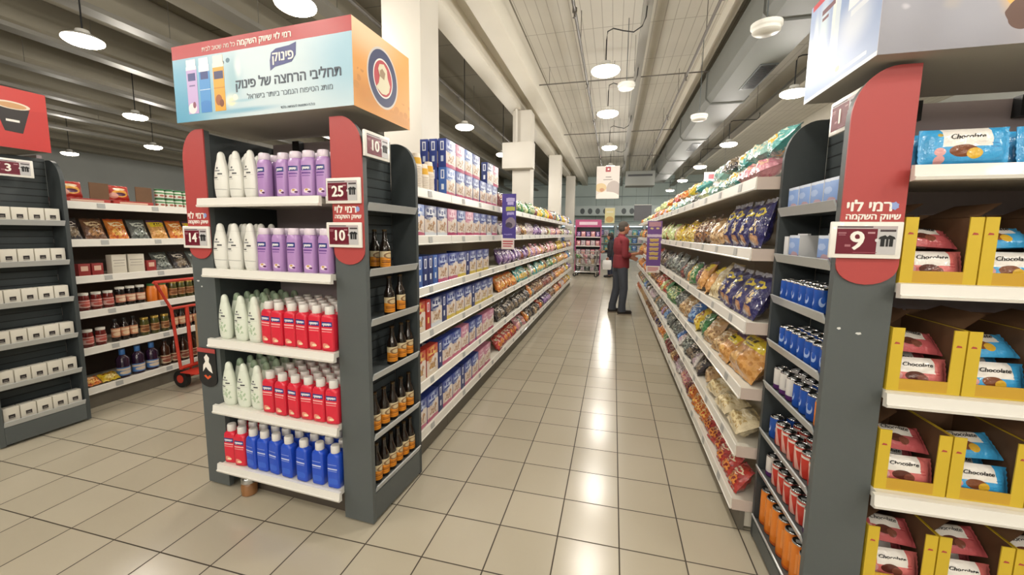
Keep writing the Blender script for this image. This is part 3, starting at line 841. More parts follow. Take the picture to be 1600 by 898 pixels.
price_tag('25', FA.at(-0.1045, -0.0135, 1.706), FA.r, 'white framed price tag reading 25 on the red board of the bath display')
price_tag('10', FA.at(-0.1055, -0.0135, 1.498), FA.r, 'white framed price tag reading 10 under the red board lettering of the bath display')
price_tag('14', FA.at(-1.093, -0.0135, 1.475), FA.r, 'white framed price tag reading 14 on the red board beside the sauce aisle')
price_tag('9', FB.at(0.07, -0.0135, 1.503), 0, 'white framed price tag reading 9 on the red board by the cake boxes', 0.085)
price_tag('10', FA.at(0.0085, 0.099, 1.925), FA.r + PI / 2, 'white framed price tag reading 10 at the top of the beer bottle side')
price_tag('1', FB.at(0.045, 0.13, 1.945), -PI / 2, 'white framed price tag half hidden behind the rounded red board over the cans')
price_tag('3', FC.at(0.0085, 0.225, 1.925), FC.r + PI / 2, 'white framed price tag below the red coffee cup banner')

# black card with a white figure on the left board of the bath display
t = thing('promotion_card', 'black round-ended card with white figure hung on the bath display board', 'card', FA.at(-1.10, -0.004, 0.73), (0, 0, FA.r))
b = MB(); b.prism([(0.07 * math.cos(R(a)), -0.07 + 0.05 * math.sin(R(a))) for a in range(180, 361, 12)] + [(0.07, 0.11), (-0.07, 0.11)], 'y', -0.003, 0.0035)
cb = part('card', b.mesh('card', [mat('card_black', '#1b1c20', 0.4)]), t)
b = MB(); b.box(-0.07, 0.07, -0.004, -0.0031, 0.085, 0.11); part('red_band', b.mesh('red_band', [RED]), cb)
b = MB(); b.prism([(-0.035, -0.03), (-0.01, 0.0), (0.01, -0.02), (0.04, -0.035), (0.03, 0.01), (0.015, 0.03), (0.02, 0.055), (0.0, 0.075), (-0.02, 0.055), (-0.012, 0.03), (-0.03, 0.01)], 'y', -0.004, -0.0031); part('printed_figure', b.mesh('printed_figure', [TXTW]), cb)
b = MB(); b.prism([(-0.03, -0.055), (0.0, -0.075), (0.03, -0.055), (0.015, -0.048), (0.0, -0.06), (-0.015, -0.048)], 'y', -0.004, -0.0031); part('printed_flame', b.mesh('printed_flame', [mat('card_orange', '#d9582c', 0.4)]), cb)

# ------------------------------------------------------------------ bath products on the bath display
def bottle_kit(name, secs, cap, body_m, cap_m, label=None, text=None, seg=24, extra=None):
    """kit of body (sections), cap (sections), printed label patch (z0,z1,angle,material), optional lettering"""
    kit = []
    subs = []
    if label:
        for (z0, z1, a, m, nm) in label:
            b = MB(); b.patch(secs, z0, z1, -a, a, m=0); subs.append((nm, b.mesh(nm, [m], True)))
    b = MB(); b.loft(secs, seg); kit.append(('body', b.mesh('body', [body_m], True, 50), (0, 0, 0), subs))
    b = MB(); b.loft(cap, seg); kit.append(('cap', b.mesh('cap', [cap_m], True, 50)))
    return kit
def simple(kit, name):
    """the same bottle joined into one mesh for rows of which only the tops show"""
    b = MB(); mats = []
    for p in kit:
        me = p[1]; off = len(b.v)
        for m in me.materials:
            mats.append(m)
        mi = len(mats) - len(me.materials)
        b.v += [tuple(v.co) for v in me.vertices]
        for f in me.polygons:
            b.face([off + i for i in f.vertices], mi + f.material_index)
    return b.mesh(name, mats, True, 50)
W_SECS = [(0, .033, .018, 2.3), (.004, .038, .021, 2.3), (.03, .044, .025, 2.2), (.075, .0465, .026, 2.2), (.115, .0445, .0255, 2.2), (.155, .0375, .023, 2.2), (.188, .029, .020, 2.1), (.205, .0245, .018, 2)]
W_CAP = [(.2055, .024, .0175, 2), (.222, .021, .0165, 2), (.237, .0165, .0135, 2), (.245, .009, .008, 2), (.247, .003, .003, 2)]
WB = mat('white_bottle_plastic', '#e6e6e0', 0.3, coat=0.2)
WG = mat('pale_green_bottle_plastic', '#dfe6d9', 0.3, coat=0.2)
GCAP = mat('sage_cap', '#93a88f', 0.4)
dove = lambda nm, base, fc: print_mat(nm, base, [('e', 0.45, 0.83, 0.07, 0.03, '#4a4c50'), ('r', 0.42, 0.75, 0.2, 0.022, '#8d8f92'), ('r', 0.62, 0.655, 0.14, 0.022, '#3b3d40'), ('r', 0.45, 0.595, 0.45, 0.004, '#b4b4ae'), ('r', 0.32, 0.545, 0.16, 0.018, '#3b3d40'), ('r', 0.35, 0.49, 0.18, 0.008, '#aaaaa6')] + fc, 0.3)
WL = dove('white_bottle_label', '#e6e6e0', [('diag', 0.5, 0.2, 0.6, 0.012, '#b9bab6'), ('diag', 0.5, 0.12, 0.7, 0.006, '#c6c6c2')])
WGL = dove('green_bottle_label', '#dfe6d9', [('blobs', 0.55, 0.3, 0.28, 0.16, '#a9c0a2'), ('e', 0.5, 0.28, 0.1, 0.05, '#b7cbb0')])
K_W = bottle_kit('w', W_SECS, W_CAP, WB, WB, [(.015, .19, 68, WL, 'label')])
K_G = bottle_kit('g', W_SECS, W_CAP, WG, WG, [(.015, .19, 68, WGL, 'label')])
K_GB = bottle_kit('gb', W_SECS, W_CAP, WG, GCAP)
P_SECS = [(0, .033, .022, 3), (.004, .037, .026, 3), (.10, .0365, .0265, 3), (.165, .0365, .0265, 3), (.18, .035, .025, 2.7), (.19, .030, .023, 2.3)]
P_CAP = [(.1905, .0285, .0225, 2.2), (.193, .0295, .0235, 2.2), (.218, .0292, .0232, 2.2), (.223, .026, .021, 2.2)]
PURP = mat('purple_bottle_plastic', '#b48ec8', 0.25, coat=0.4)
PCAP = mat('lilac_cap', '#e2d6e4', 0.3, coat=0.3)
lab = lambda nm, base, pic: print_mat(nm, base, [('r', 0.5, 0.80, 0.46, 0.075, '#27327a'), ('r', 0.5, 0.80, 0.3, 0.03, '#b9c0e2'), ('r', 0.5, 0.65, 0.4, 0.022, pic[0]), ('r', 0.48, 0.57, 0.34, 0.01, pic[0])] + pic[1], 0.25)
PL = lab('purple_bottle_label', '#b48ec8', ('#6a4590', [('e', 0.55, 0.13, 0.25, 0.07, '#e9d9e4'), ('e', 0.7, 0.1, 0.16, 0.03, '#5a2f5f'), ('e', 0.5, 0.16, 0.09, 0.03, '#c9a35b')]))
S_SECS = [(0, .032, .024, 5), (.004, .0365, .0285, 5), (.09, .037, .029, 5.5), (.165, .0365, .0285, 5), (.178, .034, .027, 4), (.187, .026, .0225, 2.4)]
S_CAP = [(.1875, .0225, .0215, 2), (.19, .0235, .0225, 2), (.222, .023, .022, 2), (.227, .02, .019, 2)]
REDB = mat('red_bottle_plastic', '#d8283f', 0.25, coat=0.4)
BLUEB = mat('blue_bottle_plastic', '#2450c8', 0.25, coat=0.4)
WCAP = mat('white_cap', '#e2dfdb', 0.35)
PKCAP = mat('pale_pink_cap', '#dcc7c3', 0.35)
RL = lab('red_bottle_label', '#d8283f', ('#f0b3b3', [('e', 0.4, 0.12, 0.16, 0.08, '#e0907c'), ('e', 0.5, 0.1, 0.09, 0.04, '#efd9b4')]))
BL = print_mat('blue_bottle_label', '#2450c8', [('r', 0.45, 0.74, 0.3, 0.012, '#7f96dd'), ('r', 0.45, 0.6, 0.36, 0.022, '#c9d4f2'), ('r', 0.45, 0.53, 0.3, 0.01, '#8fa4e2'), ('e', 0.5, 0.18, 0.4, 0.1, '#2f60d2')], 0.25)
K_P = bottle_kit('p', P_SECS, P_CAP, PURP, PCAP, [(.01, .172, 40, PL, 'label')])
K_R = bottle_kit('r', S_SECS, S_CAP, REDB, WCAP, [(.01, .172, 40, RL, 'label')])
K_B = bottle_kit('b', S_SECS, [(z, rx, ry, n) for z, rx, ry, n in S_CAP], BLUEB, WCAP, [(.01, .172, 40, BL, 'label')])
HEB = text_mesh('פינוק', 0.017, TXTW, 0.0006)
SIMPLE = {k: simple(v, 'bottle') for k, v in dict(w=K_W, g=K_GB, p=K_P, r=K_R, b=K_B).items()}
KITS = dict(w=K_W, g=K_G, p=K_P, r=K_R, b=K_B)
WORD = dict(w=('white', 'lotion bottle'), g=('pale green', 'lotion bottle'), p=('purple', 'body wash bottle'), r=('red', 'body wash bottle'), b=('blue', 'body wash bottle'))
def bath_bottle(kind, u, v, z, label, full=True, tilt=0.0):
    col, noun = WORD[kind]
    nm = noun.replace(' ', '_')
    g = col + ' ' + noun + 's on the bath display'
    loc = FA.at(u, v, z + 0.001)
    if full:
        t = spawn(KITS[kind], nm, label, 'bottle', g, loc, (0, 0, FA.r + tilt))
        if kind in 'pr':
            part('lettering', HEB, t, (0, -(0.0274 if kind == 'p' else 0.030), 0.139), (PI / 2, 0, 0))
    else:
        solid(nm, SIMPLE[kind], label, 'bottle', loc, (0, 0, FA.r + tilt), g)
shelf_word = ['top', 'second', 'third', 'fourth', 'bottom']
rows = [
    (0, [('w', -0.885), ('w', -0.785), ('w', -0.685), ('p', -0.588), ('p', -0.482), ('p', -0.392), ('p', -0.31), ('p', -0.225)], [(0.0, [0] * 8), ]),
    (1, [('w', -0.935), ('w', -0.825), ('w', -0.715), ('p', -0.615), ('p', -0.520), ('p', -0.422), ('p', -0.325), ('p', -0.226)], None),
    (2, [('g', -0.935), ('g', -0.815), ('g', -0.718), ('r', -0.623), ('r', -0.545), ('r', -0.465), ('r', -0.384), ('r', -0.303), ('r', -0.221)], None),
    (3, [('g', -0.94), ('g', -0.835), ('g', -0.735), ('r', -0.64), ('r', -0.548), ('r', -0.462), ('r', -0.38), ('r', -0.30), ('r', -0.219)], None),
    (4, [('r', -0.955), ('r', -0.87), ('b', -0.785), ('b', -0.703), ('b', -0.62), ('b', -0.529), ('b', -0.425), ('b', -0.324), ('b', -0.224)], None)]
dv = {0: 3, 1: 3, 2: 5, 3: 5, 4: 4}
rowname = ['front row', 'second row', 'third row', 'fourth row', 'fifth row']
for si, items, _ in rows:
    for ri in range(dv[si]):
        cnt = {}
        for k, (kind, u) in enumerate(items):
            cnt[kind] = cnt.get(kind, 0) + 1
            jit = rnd.uniform(-0.004, 0.004)
            v = 0.0 + ri * 0.068 + rnd.uniform(-0.004, 0.004)
            if si == 0 and ri == 0 and k == 4: v += 0.01
            if si == 2 and ri == 0 and k == 3: v += 0.006
            col, noun = WORD[kind]
            label = '%s %s, %s of its colour, %s, %s shelf of the bath display' % (col, noun, nth(cnt[kind]), rowname[ri], shelf_word[si])
            bath_bottle(kind, u + (jit if ri else 0), v, FRONT_A[si] - 0.004, label, full=(ri == 0), tilt=rnd.uniform(-0.12, 0.12))
# the jar on the floor
t = thing('glass_jar', 'small brown jar with silver lid standing on the floor under the bath display', 'jar', FA.at(-0.845, 0.0, 0.0))
part('jar_body', one(lambda b: b.lathe([(0.036, 0.0), (0.042, 0.006), (0.043, 0.06), (0.036, 0.072)], 24), 'jar_body', [mat('brown_jar_contents', '#8a5f38', 0.2, coat=0.6)], True), t)
part('lid', one(lambda b: b.lathe([(0.037, 0.0725), (0.04, 0.075), (0.04, 0.10), (0.036, 0.106), (0.015, 0.107)], 24), 'lid', [CHROME], True), t)

# ---- beer bottles on the wing shelves
BEER = mat('brown_glass', '#1d130c', 0.08, coat=0.5)
BEERL = print_mat('amber_beer_label', '#e2912a', [('r', 0.5, 0.82, 1, 0.2, '#d9c9a4'), ('e', 0.5, 0.72, 0.3, 0.2, '#8a6a4a'), ('e', 0.5, 0.72, 0.2, 0.13, '#c9b48a'), ('r', 0.5, 0.4, 0.4, 0.02, '#7a3d14'), ('r', 0.5, 0.3, 0.4, 0.03, '#7a3d14'), ('r', 0.5, 0.14, 0.45, 0.012, '#b35f18')], 0.4)
B_SECS = [(0, .026, .026, 2), (.005, .029, .029, 2), (.11, .0292, .0292, 2), (.128, .026, .026, 2), (.15, .0165, .0165, 2), (.175, .0125, .0125, 2), (.203, .0115, .0115, 2)]
def beer_kit():
    subs = []
    b = MB(); b.patch(B_SECS, .018, .10, -110, 110, nu=14, nv=2); subs.append(('label', b.mesh('label', [BEERL], True)))
    b = MB(); b.loft(B_SECS, 20); body = b.mesh('body', [BEER], True, 50)
    b = MB(); b.lathe([(.0125, .2032), (.0135, .205), (.0130, .213), (.010, .215)], 16); cap = b.mesh('cap', [mat('crown_cap', '#4a3a24', 0.35, 0.6)], True)
    return [('body', body, (0, 0, 0), subs), ('cap', cap)]
K_BEER = beer_kit()
beer_rows = [(1, [0.222, 0.232]), (2, [0.252, 0.358]), (3, [0.268, 0.36, 0.435]), (4, [0.098, 0.180, 0.262, 0.345, 0.43]), (5, [0.1, 0.167, 0.234, 0.301, 0.368, 0.435])]
wing_word = ['top', 'second', 'third', 'fourth', 'fifth', 'lowest']
for si, vs in beer_rows:
    for k, v in enumerate(vs):
        u = -0.045 if not (si == 1 and k == 1) else -0.115
        lab_ = 'brown beer bottle with amber label, %s from the front board on the %s wing shelf' % (nth(k + 1), wing_word[si])
        if si == 1: lab_ = ['brown beer bottle alone at the edge of the second wing shelf', 'brown beer bottle behind another on the second wing shelf'][k]
        spawn(K_BEER, 'beer_bottle', lab_, 'bottle', 'beer bottles on the wing shelves', FA.at(u, v, SIDE_A[si] - 0.017), (0, 0, FA.r + PI / 2 + rnd.uniform(-0.3, 0.3)))

# ---- small white boxes on the wing of the far display
BOXC = mat('white_box_card', '#dcd8cd', 0.5)
wbox = boxmesh('box_body', BOXC, -0.039, 0.039, -0.03, 0.03, 0, 0.108, 0.002)
wlab = boxmesh('label', print_mat('box_mark', '#2a2526', [('r', 0.5, 0.5, 0.3, 0.08, '#8d8680'), ('r', 0.5, 0.15, 0.6, 0.06, '#dcd8cd')], 0.4), -0.016, 0.016, -0.0308, -0.0301, 0.028, 0.06)
for si, z in enumerate(SIDE_C):
    for k in range(5):
        v = 0.072 + k * 0.0845 + (0.006 if si % 2 else 0)
        t = thing('product_box', 'small white box with dark mark, %s from the sauce shelves, %s shelf' % (nth(5 - k), wing_word[si]), 'box', FC.at(-0.047, v, z - 0.0175), (0, 0, FC.r + PI / 2), 'small white boxes in ranks')
        part('box_body', wbox, t); part('label', wlab, t)

# ---- cans and cartons on the wing of the cake display
def can_kit(h, r, bm):
    b = MB(); b.lathe([(r * .8, 0), (r * .96, .004), (r, .01), (r, h - .012), (r * .96, h - .007)], 20); body = b.mesh('body', [bm], True, 50)
    b = MB(); b.lathe([(r * .965, h - .0068), (r * .97, h - .002), (r * .9, h), (r * .85, h - .003), (r * .2, h - .0035)], 20); lid = b.mesh('lid', [CHROME], True, 50)
    b = MB(); b.box(-r * .25, r * .25, -r * .5, r * .15, h - .0032, h - .0012); tab = b.mesh('pull_tab', [SILV])
    return [('body', body), ('lid', lid, (0, 0, 0), [('pull_tab', tab)])]
def canprint(n, base, c): return print_mat(n, base, [('diag', x, 0.5, 0.16, 0.5, c) for x in (0.0, 0.5, 1.0)] + [('r', 0.25, 0.5, 0.09, 0.18, c), ('r', 0.75, 0.5, 0.09, 0.18, c)], 0.25)
CAN_BLUE = print_mat('blue_can_print', '#2451a8', [('e', x, 0.5, 0.06, 0.2, '#a8c0ea') for x in (0.02, 0.25, 0.5, 0.75, 0.98)] + [('e', x + .02, 0.58, 0.045, 0.14, '#2558b8') for x in (0.0, 0.25, 0.5, 0.75, 0.98)], 0.25)
CAN_RED = print_mat('red_can_print', '#bf3a2f', [('diag', x, 0.62, 0.05, 0.35, '#d9a79a') for x in (0.0, 0.5, 1.0)] + [('r', .5, .9, .6, .05, '#d2cdc6')], 0.25)
CAN_ORANGE = print_mat('orange_can_print', '#e0822a', [('r', 0.25, 0.55, 0.08, 0.25, '#e8984a'), ('r', 0.75, 0.55, 0.08, 0.25, '#e8984a'), ('r', .5, .06, .5, .05, '#c8642a')], 0.25)
CAN_WHITE = print_mat('white_can_print', '#d9d6d2', [('r', .5, .12, .5, .14, '#5b2f6b'), ('r', .25, .6, .06, .2, '#b4b0b4'), ('r', .75, .6, .06, .2, '#b4b0b4')], 0.25)
K_CB, K_CR, K_CW, K_CO = can_kit(0.098, 0.0285, CAN_BLUE), can_kit(0.105, 0.0285, CAN_RED), can_kit(0.105, 0.0285, CAN_WHITE), can_kit(0.178, 0.031, CAN_ORANGE)
K_CS = can_kit(0.105, 0.0285, CAN_ORANGE)
K_CBS = can_kit(0.105, 0.0285, CAN_BLUE)
can_rows = [
    (2, [('blue', K_CB, y) for y in (0.165, 0.228, 0.291, 0.354, 0.417, 0.48)]),
    (3, [('blue', K_CB, y) for y in (0.072, 0.135, 0.198, 0.261, 0.324, 0.387, 0.45, 0.505)][:7]),
    (4, [('orange', K_CS, 0.07), ('blue', K_CBS, 0.135), ('blue', K_CBS, 0.198), ('blue', K_CBS, 0.261), ('white', K_CW, 0.33), ('white', K_CW, 0.4), ('white', K_CW, 0.468)]),
    (5, [('red', K_CR, y) for y in (0.07, 0.135, 0.2, 0.265, 0.33, 0.395)] + [('blue', K_CBS, 0.468)]),
    (6, [('white', K_CW, 0.07)] + [('red', K_CR, y) for y in (0.135, 0.2, 0.265, 0.33, 0.395)] + [('white', K_CW, 0.468)]),
    (7, [('orange', K_CO, y) for y in (0.07, 0.14, 0.21, 0.28, 0.35, 0.42, 0.488)])]
canw = ['top', 'second', 'third', 'fourth', 'fifth', 'sixth', 'seventh', 'lowest']
for si, cans in can_rows:
    for rr, a in enumerate((0.045, 0.113)):
        for k, (c, kit, y) in enumerate(cans):
            lab_ = '%s %s can, %s from the red board, %s, %s wing shelf' % (c, 'tall' if si == 7 else 'small', nth(k + 1), 'edge row' if rr == 0 else 'inner row', canw[si])
            spawn(kit, 'drink_can', lab_, 'can', 'drink cans on the wing shelves', FB.at(a, y, SIDE_B[si] - 0.0175), (0, 0, rnd.uniform(-0.4, 0.4) - PI / 2))
CART = print_mat('sky_carton_print', '#7f9fd6', [('r', .5, .1, .6, .12, '#8a6a70'), ('e', .6, .25, .3, .1, '#b99aa4'), ('r', .5, .95, .6, .06, '#c9d2e2'), ('e', .3, .6, .3, .12, '#a5bbe2')], 0.35, wobble=0.08)
CARTS = mat('pale_carton_side', '#d5d6d8', 0.4)
carton = boxmesh('carton_body', [CARTS, CART], -0.05, 0.05, -0.035, 0.035, 0, 0.105, 0.002, ms={'front': 1})
cseam = boxmesh('carton_seal', CARTS, -0.046, 0.046, -0.006, 0.006, 0.1055, 0.112)
for si, ys in ((0, (0.095, 0.2, 0.306, 0.412)), (1, (0.1, 0.36))):
    for k, y in enumerate(ys):
        t = thing('drink_carton', 'pale blue landscape carton, %s from the red board side on the %s wing shelf' % (nth(k + 1), canw[si]), 'carton', FB.at(0.05, y + 0.02, SIDE_B[si] - 0.0175), (0, 0, -PI / 2), 'pale blue cartons')
        part('carton_body', carton, t); part('carton_seal', cseam, t)
t = thing('drink_carton', 'pale grey carton beside the two landscape cartons on the second wing shelf', 'carton', FB.at(0.05, 0.465, SIDE_B[1] - 0.0175 + 0.0), (0, 0, -PI / 2))
part('carton_body', boxmesh('carton_body', CARTS, -0.02, 0.02, -0.035, 0.035, 0, 0.1, 0.002), t)
part('carton_seal', boxmesh('carton_seal', CARTS, -0.018, 0.018, -0.006, 0.006, 0.1005, 0.106), t)

# ---- wrapped cakes in yellow boxes on the cake display
def pack_mesh(name, w, h, d, m, seed, mats=None):
    """flow-pack: pillow body with flat pleated fins at both ends, front -y"""
    b = MB(); nu, nv = 26, 12
    def prof(u):
        a = abs(u)
        return 0.0 if a > 0.9 else (1 - (a / 0.9) ** 6) ** 0.5
    for side in (-1, 1):
        base = len(b.v)
        for j in range(nv + 1):
            v = -1 + 2 * j / nv
            for i in range(nu + 1):
                u = -1 + 2 * i / nu
                t = prof(u) * (1 - abs(v) ** 3.5) ** 0.6 if abs(v) < 1 else 0
                wr = 0.16 * noise.noise(Vector((u * 3 + seed, v * 2.2, seed * 3.1))) + 0.09 * noise.noise(Vector((u * 9, v * 6 + seed, 2)))
                y = side * (d / 2) * max(0.03, t * (1 + wr)) if abs(u) < 0.9 else side * 0.0012 + 0.0025 * math.sin(j * PI) + 0.002 * math.sin(v * 20 + u * 4)
                hh = h / 2 * (1 - 0.05 * t)
                b.v.append((u * w / 2 * (1 - 0.015 * abs(v)), y, h / 2 + v * hh))
        for j in range(nv):
            for i in range(nu):
                q = base + j * (nu + 1) + i
                f = (q, q + 1, q + nu + 2, q + nu + 1)
                uvs = [(i / nu, j / nv), ((i + 1) / nu, j / nv), ((i + 1) / nu, (j + 1) / nv), (i / nu, (j + 1) / nv)]
                if side > 0: f = f[::-1]; uvs = uvs[::-1]
                b.face(f, 0, uvs)
    return b.mesh(name, [m], True, 60)
def cake_print(n, base, cake, fill, dark):
    return print_mat(n, base, [('r', 0.5, 0.78, 0.27, 0.3, '#ece8e2'), ('e', 0.46, 0.36, 0.16, 0.17, cake), ('e', 0.58, 0.28, 0.085, 0.15, fill), ('e', 0.2, 0.12, 0.06, 0.12, '#d9a0a0'), ('e', 0.2, 0.34, 0.06, 0.12, '#d9a0a0'), ('e', 0.2, 0.82, 0.03, 0.05, '#b9a04a'), ('r', 0.8, 0.45, 0.05, 0.012, dark), ('r', 0.8, 0.55, 0.04, 0.012, dark)], 0.22, bump=0.35, bscale=30, coat=0.4)
CK_B = cake_print('blue_cake_print', '#3fa2dc', '#7a4527', '#d9ad34', '#2a7fc0')
CK_P = cake_print('pink_cake_print', '#d4726f', '#5d2f26', '#7b4536', '#b8434c')
CK_D = cake_print('dark_pink_cake_print', '#bd5a5f', '#5d2f26', '#7b4536', '#93323c')
cake_m = {('blue', i): pack_mesh('wrapper', 0.222, 0.112, 0.045, CK_B, 1.7 + i * 4.1) for i in range(2)}
cake_m.update({('pink', i): pack_mesh('wrapper', 0.176, 0.098, 0.042, CK_P, 3.3 + i * 2.7) for i in range(3)})
cake_m.update({('dark pink', 0): pack_mesh('wrapper', 0.176, 0.098, 0.042, CK_D, 9.3)})
cake_m.update({('small blue', 0): pack_mesh('wrapper', 0.176, 0.1, 0.042, CK_B, 6.3)})
SCRIPT = text_mesh('Chocolate', 0.02, TXTB, 0.0002)
def cake(col, i, x, y, z, label, rx=0.0, rz=0.0, ry=0.0):
    m_ = Euler((rx, ry, rz)).to_matrix()
    z = z + 0.0025 - min((m_ @ v.co).z for v in cake_m[(col, i)].vertices)
    t = thing('wrapped_cake', label, 'wrapped cake', (x, y, z), (rx, ry, rz), 'wrapped cakes on the cake display')
    o = part('wrapper', cake_m[(col, i)], t)
    part('lettering', SCRIPT, o, (0.0, -0.0225 if 'blue' in col else -0.0215, 0.083 if col == 'blue' else 0.074), (PI / 2 + 0.28, 0, 0.0))
    return t
def yellow_box(k):
    """open display carton: low front wall with two upright corner flanges, high sides and back, brown inside"""
    w, d_, h, th = 0.1, 0.31, 0.215, 0.004
    b = MB()
    b.box(-w, w, 0, d_, 0, th, 0, {'top': 1})
    for s in (-1, 1):
        x0, x1 = sorted((s * w, s * (w - th)))
        b.box(x0, x1, th, d_, th, h, 0, {'right' if s < 0 else 'left': 1})
        x0, x1 = sorted((s * w, s * (w - 0.034)))
        b.box(x0, x1, 0, th, th, h, 0, {'back': 1})
    b.box(-w + 0.034, w - 0.034, 0, th, th, 0.042, 2, {'back': 1})
    b.box(-w + th, w - th, d_ - th, d_, th, h + 0.02, 1)
    box = b.mesh('box_body', [YELLOW, CARD, YELLOWD])
    b = MB()
    b.prism([(-w, h + 0.0005), (-w + 0.05, h + 0.028), (-w + 0.004, h + 0.004)], 'y', 0.012, 0.016)
    b2 = MB()
    b2.poly([(-w + 0.001, 0.03, h + 0.0005), (-w + 0.001, d_ - 0.03, h + 0.0005), (-w + 0.075, d_ - 0.06, h + 0.045), (-w + 0.075, 0.06, h + 0.045)], 0)
    b2.poly([(-w + 0.001, 0.03, h + 0.003), (-w + 0.075, 0.06, h + 0.0475), (-w + 0.075, d_ - 0.06, h + 0.0475), (-w + 0.001, d_ - 0.03, h + 0.003)], 1)
    flap = b2.mesh('flap', [CARD, CARD])
    b3, b4 = MB(), MB(); b3.prism([(-w + 0.008, 0.16), (-w + 0.024, 0.16), (-w + 0.022, 0.165), (-w + 0.012, 0.167)], 'y', -0.0008, -0.0001)
    b4.prism([(w - 0.026, 0.16), (w - 0.010, 0.16), (w - 0.012, 0.165), (w - 0.022, 0.167)], 'y', -0.0008, -0.0001)
    return box, flap, b3.mesh('printed_mark', [RED]), b4.mesh('printed_mark', [RED])
YB, YF, YM, YM2 = yellow_box(0)
shelfB = ['top', 'second', 'third', 'fourth', 'lowest']
for si in (1, 2, 3, 4):
    z = FRONT_B[si] - 0.0035
    for k, x in enumerate((2.128, 2.333, 2.538, 2.742)):
        y0 = -0.005 + 0.02
        where = ['beside the red board', 'second from the red board', 'third from the red board', 'fourth from the red board'][k]
        t = thing('display_carton', 'yellow open-fronted carton %s on the %s cake shelf' % (where, shelfB[si]), 'carton', (x, y0, z), (0, 0, rnd.uniform(-0.006, 0.0)), 'yellow display cartons')
        part('box_body', YB, t); part('printed_mark', YM, t); part('printed_mark', YM2, t)
        if not (si == 3 and k == 1): part('flap', YF, t)
        if si == 3 and k == 1: pass
        blue = (k % 2 == 1 and si != 4)
        col = 'small blue' if blue else 'pink'
        cn = 'blue' if blue else 'pink'
        n = [0, 3, 3, 3, 3][si]
        for q in range(n):
            lab_ = '%s wrapped cake %s of the %s-shelf carton %s' % (cn, ['in front', 'second in line', 'at the back'][q], shelfB[si], where)
            c2 = ('dark pink', 0) if (not blue and q == 1) else (col, (si + q) % 3 if not blue else 0)
            yy = y0 + 0.036 + q * 0.085
            cake(c2[0], c2[1], x + rnd.uniform(-0.002, 0.002), yy, z + 0.0055, lab_, rx=-0.28 + (-0.1 if q else 0.05), rz=rnd.uniform(-0.03, 0.03))
        # a second layer lying across the front row, as the photo shows
        if si in (1, 2, 3, 4):
            cake('dark pink' if not blue else 'small blue', 0, x + 0.002, y0 + 0.07, z + 0.1075, '%s wrapped cake tipped on top in the %s-shelf carton %s' % (cn, shelfB[si], where), rx=-0.95, ry=0.07 if k == 0 else -0.05)
for k, x in enumerate((2.142, 2.385, 2.625)):
    cake('blue', k % 2, x - 0.001, 0.0, FRONT_B[0] - 0.004, 'large blue wrapped cake, %s from the red board on the top cake shelf' % nth(k + 1), rx=-0.1, rz=-0.02, ry=-0.03 if k == 1 else 0)
    cake('blue', (k + 1) % 2, x + 0.01, 0.065, FRONT_B[0] - 0.004, 'large blue wrapped cake behind the %s one from the red board, top shelf' % nth(k + 1), rx=-0.12)

# ------------------------------------------------------------------ long shelving units
SHELFM = mat('shelf_board_white', '#d8d4c8', 0.45)
RAILM = mat('price_rail_white', '#e9e7e0', 0.3, coat=0.2)
ENDM = mat('shelf_end_pinkish', '#d6c6bc', 0.5)
BACKB = mat('shelving_back_panel', '#a39a8c', 0.6)
DARKK = mat('kick_plate_grey', '#6b665c', 0.6)  # even grey of the kick plates
def shelving(name, x, sg, y0, y1, zs, label, depth=0.43, backm=None, ends=False):
    """one bay: shelf fronts at x facing sg*x"""
    t = thing(name, label, 'shelving', (x, y0, 0), (0, 0, 0), 'long aisle shelving')
    L_ = y1 - y0 - 0.004
    def X(a, b): return sorted((-sg * a, -sg * b))
    for z in zs:
        b = MB(); x0, x1 = X(0.012, depth); b.box(x0, x1, 0, L_, z - 0.03, z - 0.005, 0, {'front': 1, 'back': 1})
        x0, x1 = X(0.012, 0.03); b.box(x0, x1, 0, L_, z - 0.055, z - 0.03, 0, {'front': 1})
        s_ = part('shelf', b.mesh('shelf', [SHELFM, ENDM]), t)
        if ends:
            x0, x1 = X(0.013, depth); part('end_plate', boxmesh('end_plate', ENDM, x0, x1, -0.004, -0.0003, z - 0.06, z - 0.002), s_)
        b = MB()
        prof = [(-sg * p[0], z + p[1]) for p in ((0.0115, -0.06), (0.002, -0.06), (0.0, -0.054), (0.004, -0.05), (0.008, -0.002), (0.0115, 0.002))]
        b.prism(prof, 'y', 0.001, L_ - 0.001)
        part('price_rail', b.mesh('price_rail', [RAILM]), s_)
        yy = 0.22
        while yy < L_ - 0.1:
            b = MB()
            b.prism([(-sg * 0.0022, z - 0.046), (-sg * 0.0012, z - 0.046), (-sg * 0.0048, z - 0.008), (-sg * 0.0058, z - 0.008)], 'y', yy, yy + 0.055)
            part('price_label', b.mesh('price_label', [LBL]), s_)
            yy += 0.42
    x0, x1 = X(depth + 0.002, depth + 0.03)
    part('back_panel', boxmesh('back_panel', backm or BACKB, x0, x1, 0, L_, 0.1, zs[0] + 0.02), t)
    x0, x1 = X(0.05, 0.075)
    part('kick_plate', boxmesh('kick_plate', DARKK, x0, x1, 0, L_, 0.0, zs[-1] - 0.062), t)
    x0, x1 = X(0.076, depth + 0.03)
    part('base', boxmesh('base', CREAM, x0, x1, 0.004, 0.05, 0.02, 0.099), t)
    part('base', boxmesh('base', CREAM, x0, x1, L_ - 0.05, L_ - 0.004, 0.02, 0.099), t)
    return t
Z_A = [1.79, 1.494, 1.163, 0.868, 0.538, 0.208]
Z_B = [1.791, 1.454, 1.093, 0.76, 0.454, 0.165]
Z_D = [1.735, 1.43, 1.13, 0.84, 0.53, 0.19]
XA, XB, XD = -0.05, 1.75, -3.07
